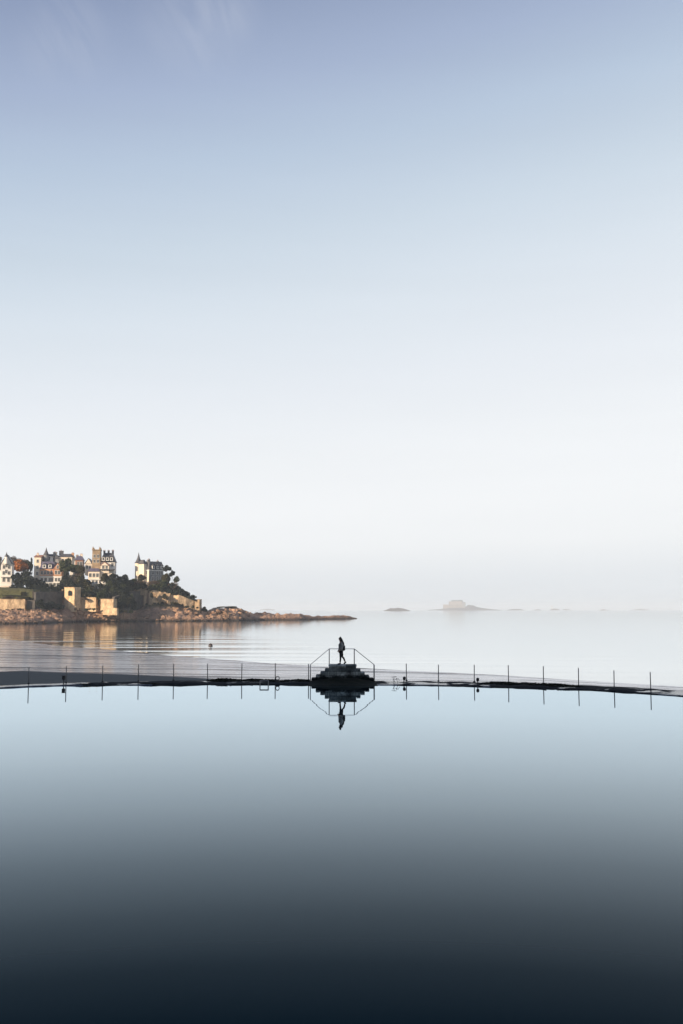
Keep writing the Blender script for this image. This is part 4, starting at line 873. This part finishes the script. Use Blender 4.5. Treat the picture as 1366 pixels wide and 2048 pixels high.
# between villas
tree(141, 1170, 405, 10, 9, 'dark', 'dark evergreen right behind the top of the arched bastion', name='evergreen_tree'); tree(176, 1168, 411, 8, 9, 'dark', 'dark evergreen against the lower left wall of the tower villa', name='evergreen_tree'); tree(217, 1172, 408, 10, 10, 'green', 'green tree below the balconies of the tower villa', name='evergreen_tree')
tree(131, 1133, 418, 11, 18, 'green', 'tall bushy green tree against the right side of the ornate villa', name='evergreen_tree'); tree(132, 1160, 412, 11, 16, 'dark', 'dark tree below the tall bushy green tree', name='evergreen_tree')
tree(148, 1136, 432, 11, 9, 'green', 'green tree in front of the small pale house', name='evergreen_tree'); tree(161, 1140, 430, 11, 9, 'olive', 'olive green tree left of the square tower', name='evergreen_tree')
tree(149, 1160, 414, 10, 14, 'brown', 'brown bare tree right of the dark tree, above the bastion', name='bare_tree'); tree(163, 1164, 410, 11, 14, 'olive', 'olive brown tree left of the tower villa terraces', name='evergreen_tree')
tree(176, 1177, 408, 11, 11, 'olive', 'olive bush under the left terrace of the tower villa', 'shrub', 'shrub'); tree(160, 1187, 403, 12, 7, 'green', 'green bush behind the sea wall with flowers', 'shrub', 'shrub'); tree(190, 1188, 403, 14, 8, 'dark', 'dark bush behind the gap in the sea wall', 'shrub', 'shrub')
tree(209, 1155, 414, 9, 8, 'olive', 'small olive tree in front of the tower villa', name='evergreen_tree'); tree(210, 1188, 402, 13, 9, 'dark', 'dark bush above the square pier', 'shrub', 'shrub'); tree(172, 1198, 396, 7, 3, 'brown', 'brown creeper spilling over the golden wall', 'shrub', 'shrub')
tree(197, 1206, 399, 3, 9, 'dark', 'narrow dark ivy in the gap beside the square pier', 'shrub', 'shrub')
tree(226, 1163, 412, 15, 14, 'dark', 'dark evergreen right of the tower villa', name='evergreen_tree'); tree(249, 1162, 416, 16, 13, 'dark', 'large rounded dark evergreen midway between tower villa and turret villa', name='evergreen_tree'); tree(234, 1184, 405, 14, 15, 'dark', 'dark evergreen low in the hollow right of the square pier', name='evergreen_tree')
tree(248, 1200, 401, 14, 17, 'dark', 'dark shrubs filling the shaded recess', 'shrub', 'shrub'); tree(262, 1208, 404, 12, 12, 'dark', 'dark scrub at the foot of the shaded recess', 'shrub', 'shrub'); tree(262, 1195, 406, 5, 8, 'green', 'pale green bush halfway up the shaded recess', 'shrub', 'shrub')
rr_ = random.Random(31)
for (a0, a1, yy, Ya, n_) in ((0, 70, 1197.5, 383, 8), (0, 66, 1220.5, 374, 7), (150, 194, 1195, 401, 6), (150, 200, 1218, 393, 6), (204, 232, 1197.5, 400, 4), (236, 262, 1222, 396, 4), (290, 392, 0, 423, 13), (292, 400, 1, 418, 12)):
    for q_ in range(n_):
        x_ = a0 + (a1 - a0) * (q_ + rr_.random()) / n_; y_ = lerp_tab([(290, 1181), (330, 1186), (360, 1190), (392, 1200)], x_) if yy == 0 else lerp_tab([(292, 1208), (340, 1206), (400, 1217)], x_) if yy == 1 else yy
        tree(x_, y_ + rr_.uniform(-1, 1.2), Ya, rr_.uniform(2.2, 5), rr_.uniform(1.4, 3.2), rr_.choice(['olive', 'brown', 'dark', 'green']), 'low tuft of scrub growing along the tops and feet of the sea walls', 'shrub', 'shrub', trunk=2.5, group='scrub tufts along the sea walls')
for a0, a1, b0, b1, Ya, Yb, n_ in ((24, 128, 1166, 1184, 398, 412, 16), (136, 228, 1170, 1192, 398, 410, 16), (228, 262, 1170, 1206, 399, 412, 10), (262, 345, 1166, 1178, 420, 427, 10)):
    for q_ in range(n_):
        t_ = rr_.random(); tree(a0 + (a1 - a0) * (q_ + rr_.random()) / n_, b0 + (b1 - b0) * t_, Yb + (Ya - Yb) * t_, rr_.uniform(6, 10), rr_.uniform(5, 8), rr_.choice(['dark', 'dark', 'green', 'olive'] if a0 != 24 else ['dark', 'dark', 'dark', 'green']),
             'evergreen shrub in the dense thicket between the villas and their sea walls', 'shrub', 'shrub', group='shrubs of the thicket between villas and sea walls')
# right
tree(266, 1165, 424, 11, 7, 'green', 'green bush left of the turret villa', 'shrub', 'shrub'); tree(283, 1156, 424, 8, 8, 'olive', 'olive bush in front of the turret villa corner', 'shrub', 'shrub'); tree(283, 1166, 424, 13, 6, 'brown', 'brown hedge below the turret villa', 'shrub', 'shrub')
tree(308, 1168, 424, 14, 8, 'brown', 'brown bare bush below the shaded side of the turret villa', 'shrub', 'shrub'); tree(324, 1172, 423, 13, 10, 'green', 'green bush right below the turret villa', 'shrub', 'shrub'); tree(332, 1158, 426, 9, 12, 'olive', 'olive green tree tight against the right side of the turret villa', name='evergreen_tree')
tree(334, 1137, 430, 8, 6, 'dark', 'tallest umbrella pine right of the turret villa', name='pine_tree', trunk=32); tree(344.5, 1147, 428, 6.5, 6.5, 'dark', 'umbrella pine standing second on the slope', name='pine_tree', trunk=28); tree(352, 1159, 427, 7, 6, 'green', 'lowest thin umbrella pine towards the point', name='pine_tree', trunk=20)
tree(345, 1172, 424, 13, 9, 'brown', 'brown thicket under the umbrella pines', 'shrub', 'shrub'); tree(356, 1181, 424, 12, 8, 'dark', 'dark shrub above the golden sloping wall', 'shrub', 'shrub'); tree(371, 1188, 426, 10, 6, 'dark', 'dark shrub lower down towards the lookout', 'shrub', 'shrub'); tree(384, 1194, 427, 8, 4, 'green', 'last low green shrub before the lookout turret', 'shrub', 'shrub')
tree(304, 1190, 417, 3.5, 7, 'dark', 'dark ivy patch on the pale cliff wall', 'shrub', 'shrub'); tree(330, 1193, 418, 6, 5, 'olive', 'olive patch on the cliff below the umbrella pines', 'shrub', 'shrub'); tree(350, 1207, 417, 7, 3.5, 'olive', 'olive patch at the base of the cliff near the point', 'shrub', 'shrub')
tree(409, 1219, 428, 6, 5, 'dark', 'dark scrub at the foot of the lookout turret', 'shrub', 'shrub')
tree(455, 1214.5, 425, 18, 2.2, 'olive', 'low scrub on the crest of the rocky spit', 'shrub', 'shrub', trunk=4)

# ------------------------------------------------------------------ islets, fort, lighthouse
def islet(name, tabs, Y, dep, m=None):
    mb = MB(); x0, x1 = tabs[0][0], tabs[-1][0]; pxs = frange(x0, x1, (x1 - x0) / 44.0); ny = 9
    for px in pxs:
        h = P(px, lerp_tab(tabs, px), Y).z - SEA
        for j in range(ny):
            t = j / (ny - 1) * 2 - 1; p = P(px, 1219, Y); z = SEA - 1 + (max(h, .3) + 1) * (1 - abs(t) ** 1.6)
            z += h * .18 * nz(px * .3, t * 3, Y) * (1 - abs(t)); mb.v.append((p.x * (Y + t * dep) / Y, Y + t * dep, z))
    for i in range(len(pxs) - 1):
        for j in range(ny - 1): a = i * ny + j; mb.f.append((a, a + ny, a + ny + 1, a + 1)); mb.mi.append(0)
    o = mb.build(name, m or M['islet']); o['kind'] = 'structure'; return o
M['islet'] = mat('islet_rock', (0.035, 0.03, 0.03), 0.95, (0.12, 0.09, 0.075), 0.03)
islet('rocky_islet', [(767, 1221.3), (773, 1219.4), (778, 1217.6), (781, 1216.0), (785, 1216.9), (790, 1216.4), (796, 1215.6), (803, 1216.6), (809, 1217.6), (814, 1219.2), (821, 1221.3)], 4400, 50)
islet('fort_islet', [(855, 1220), (870, 1219), (893, 1216.5), (897, 1215), (910, 1214.6), (928, 1214.4), (938, 1209.5), (945, 1210.5), (958, 1215), (970, 1216.8), (985, 1218.5), (1003, 1220)], 7000, 120)
for tb, Y in (([(1013, 1219.8), (1025, 1218), (1040, 1218.1), (1048, 1219.8)], 7200), ([(1068, 1219.8), (1076, 1218.4), (1083, 1219.8)], 7400), ([(1100, 1219.3), (1107, 1217), (1113, 1217.5), (1120, 1219.3)], 8000),
              ([(1197, 1220.6), (1205, 1218.8), (1210, 1219), (1216, 1220.6)], 6500), ([(520, 1219), (535, 1217.6), (550, 1219)], 9000), ([(1265, 1219.3), (1280, 1217.8), (1298, 1219.3)], 9000), ([(1125, 1219), (1131, 1217.8), (1140, 1219)], 8800)):
    islet('reef', tb, Y, 18)
# fort
M['fort'] = mat('fort_stone', (0.27, 0.235, 0.205), .9, (0.17, 0.15, 0.135), .04)
Yf = 6990; k = Yf / F; p0 = P(912, 1217, Yf)
ft = empty('fort', p0, R(-12)); tag(ft, 'long pale stone fort on the low island at the horizon', 'fort')
u = lambda px: (px - 912) * k
MB().frustum(u(898), u(926), -30, 40, -6, (1217 - 1203) * k, 3, 3).build('curtain_wall', M['fort'], ft)
MB().frustum(u(903), u(925), -20, 28, (1217 - 1203) * k + .01, (1217 - 1200.4) * k, 2, 6).build('roof', M['slate'], ft)
MB().box(u(925.5), u(931), -22, 12, -4, (1217 - 1205.5) * k).build('gatehouse', M['grey'], ft); MB().gable(u(925), u(931.5), -23, 13, (1217 - 1205.5) * k + .01, 5).build('gatehouse_roof', M['slate'], ft)
MB().frustum(u(887), u(898), -24, 24, -4, (1217 - 1209) * k, 1, 1).build('outer_bastion', M['fort'], ft)
for i in range(5): MB().box(u(901 + i * 5) - 1.6, u(901 + i * 5) + 1.6, -29.5, -26, 16, 23).build('window', M['glass'], ft)
# lighthouse
Yl = 7980; k = Yl / F; lh = empty('lighthouse', P(1104, 1218, Yl)); lh.scale = (1.8, 1.8, 1.8); tag(lh, 'tiny white lighthouse on the horizon right of the fort', 'lighthouse')
MB().lathe([(2.2, -2), (2.0, 2), (1.6, 13), (1.6, 13.5)], 12).build('tower', M['trim'], lh, smooth=True); MB().lathe([(2.1, 13.52), (2.1, 14)], 12).build('gallery', M['dark'], lh)
MB().lathe([(1.1, 14.02), (1.1, 16.4)], 10).build('lantern', M['glass'], lh); MB().lathe([(1.4, 16.42), (.8, 17.6), (.1, 18.3)], 10).build('cap', M['trim'], lh)
# far channel marker
cmk = empty('channel_marker', P(1340, 1218.6, 8200)); cmk.scale = (1.7, 1.7, 1.7); tag(cmk, 'faint channel marker far out on the right horizon', 'marker'); MB().lathe([(1.6, -3), (1.1, 1), (.5, 4.5)], 8).build('tower', M['grey'], cmk); MB().lathe([(.9, 4.52), (.9, 5.6), (.1, 6.6)], 8).build('top_mark', M['dark'], cmk)

# ------------------------------------------------------------------ haze
hm = bpy.data.materials.new('sea_air'); hm.use_nodes = True; n = hm.node_tree.nodes; n.clear(); ho = n.new('ShaderNodeOutputMaterial'); pv = n.new('ShaderNodeVolumePrincipled')
pv.inputs['Color'].default_value = (0.80, 0.90, 1.0, 1); pv.inputs['Density'].default_value = 0.00014; pv.inputs['Anisotropy'].default_value = 0.0
hm.node_tree.links.new(pv.outputs[0], ho.inputs['Volume'])
hz = MB().box(-11500, 11500, -400, 18500, -4.5, 62).build('haze', hm); hz['kind'] = 'stuff'; hz['label'] = 'thin pale sea haze'
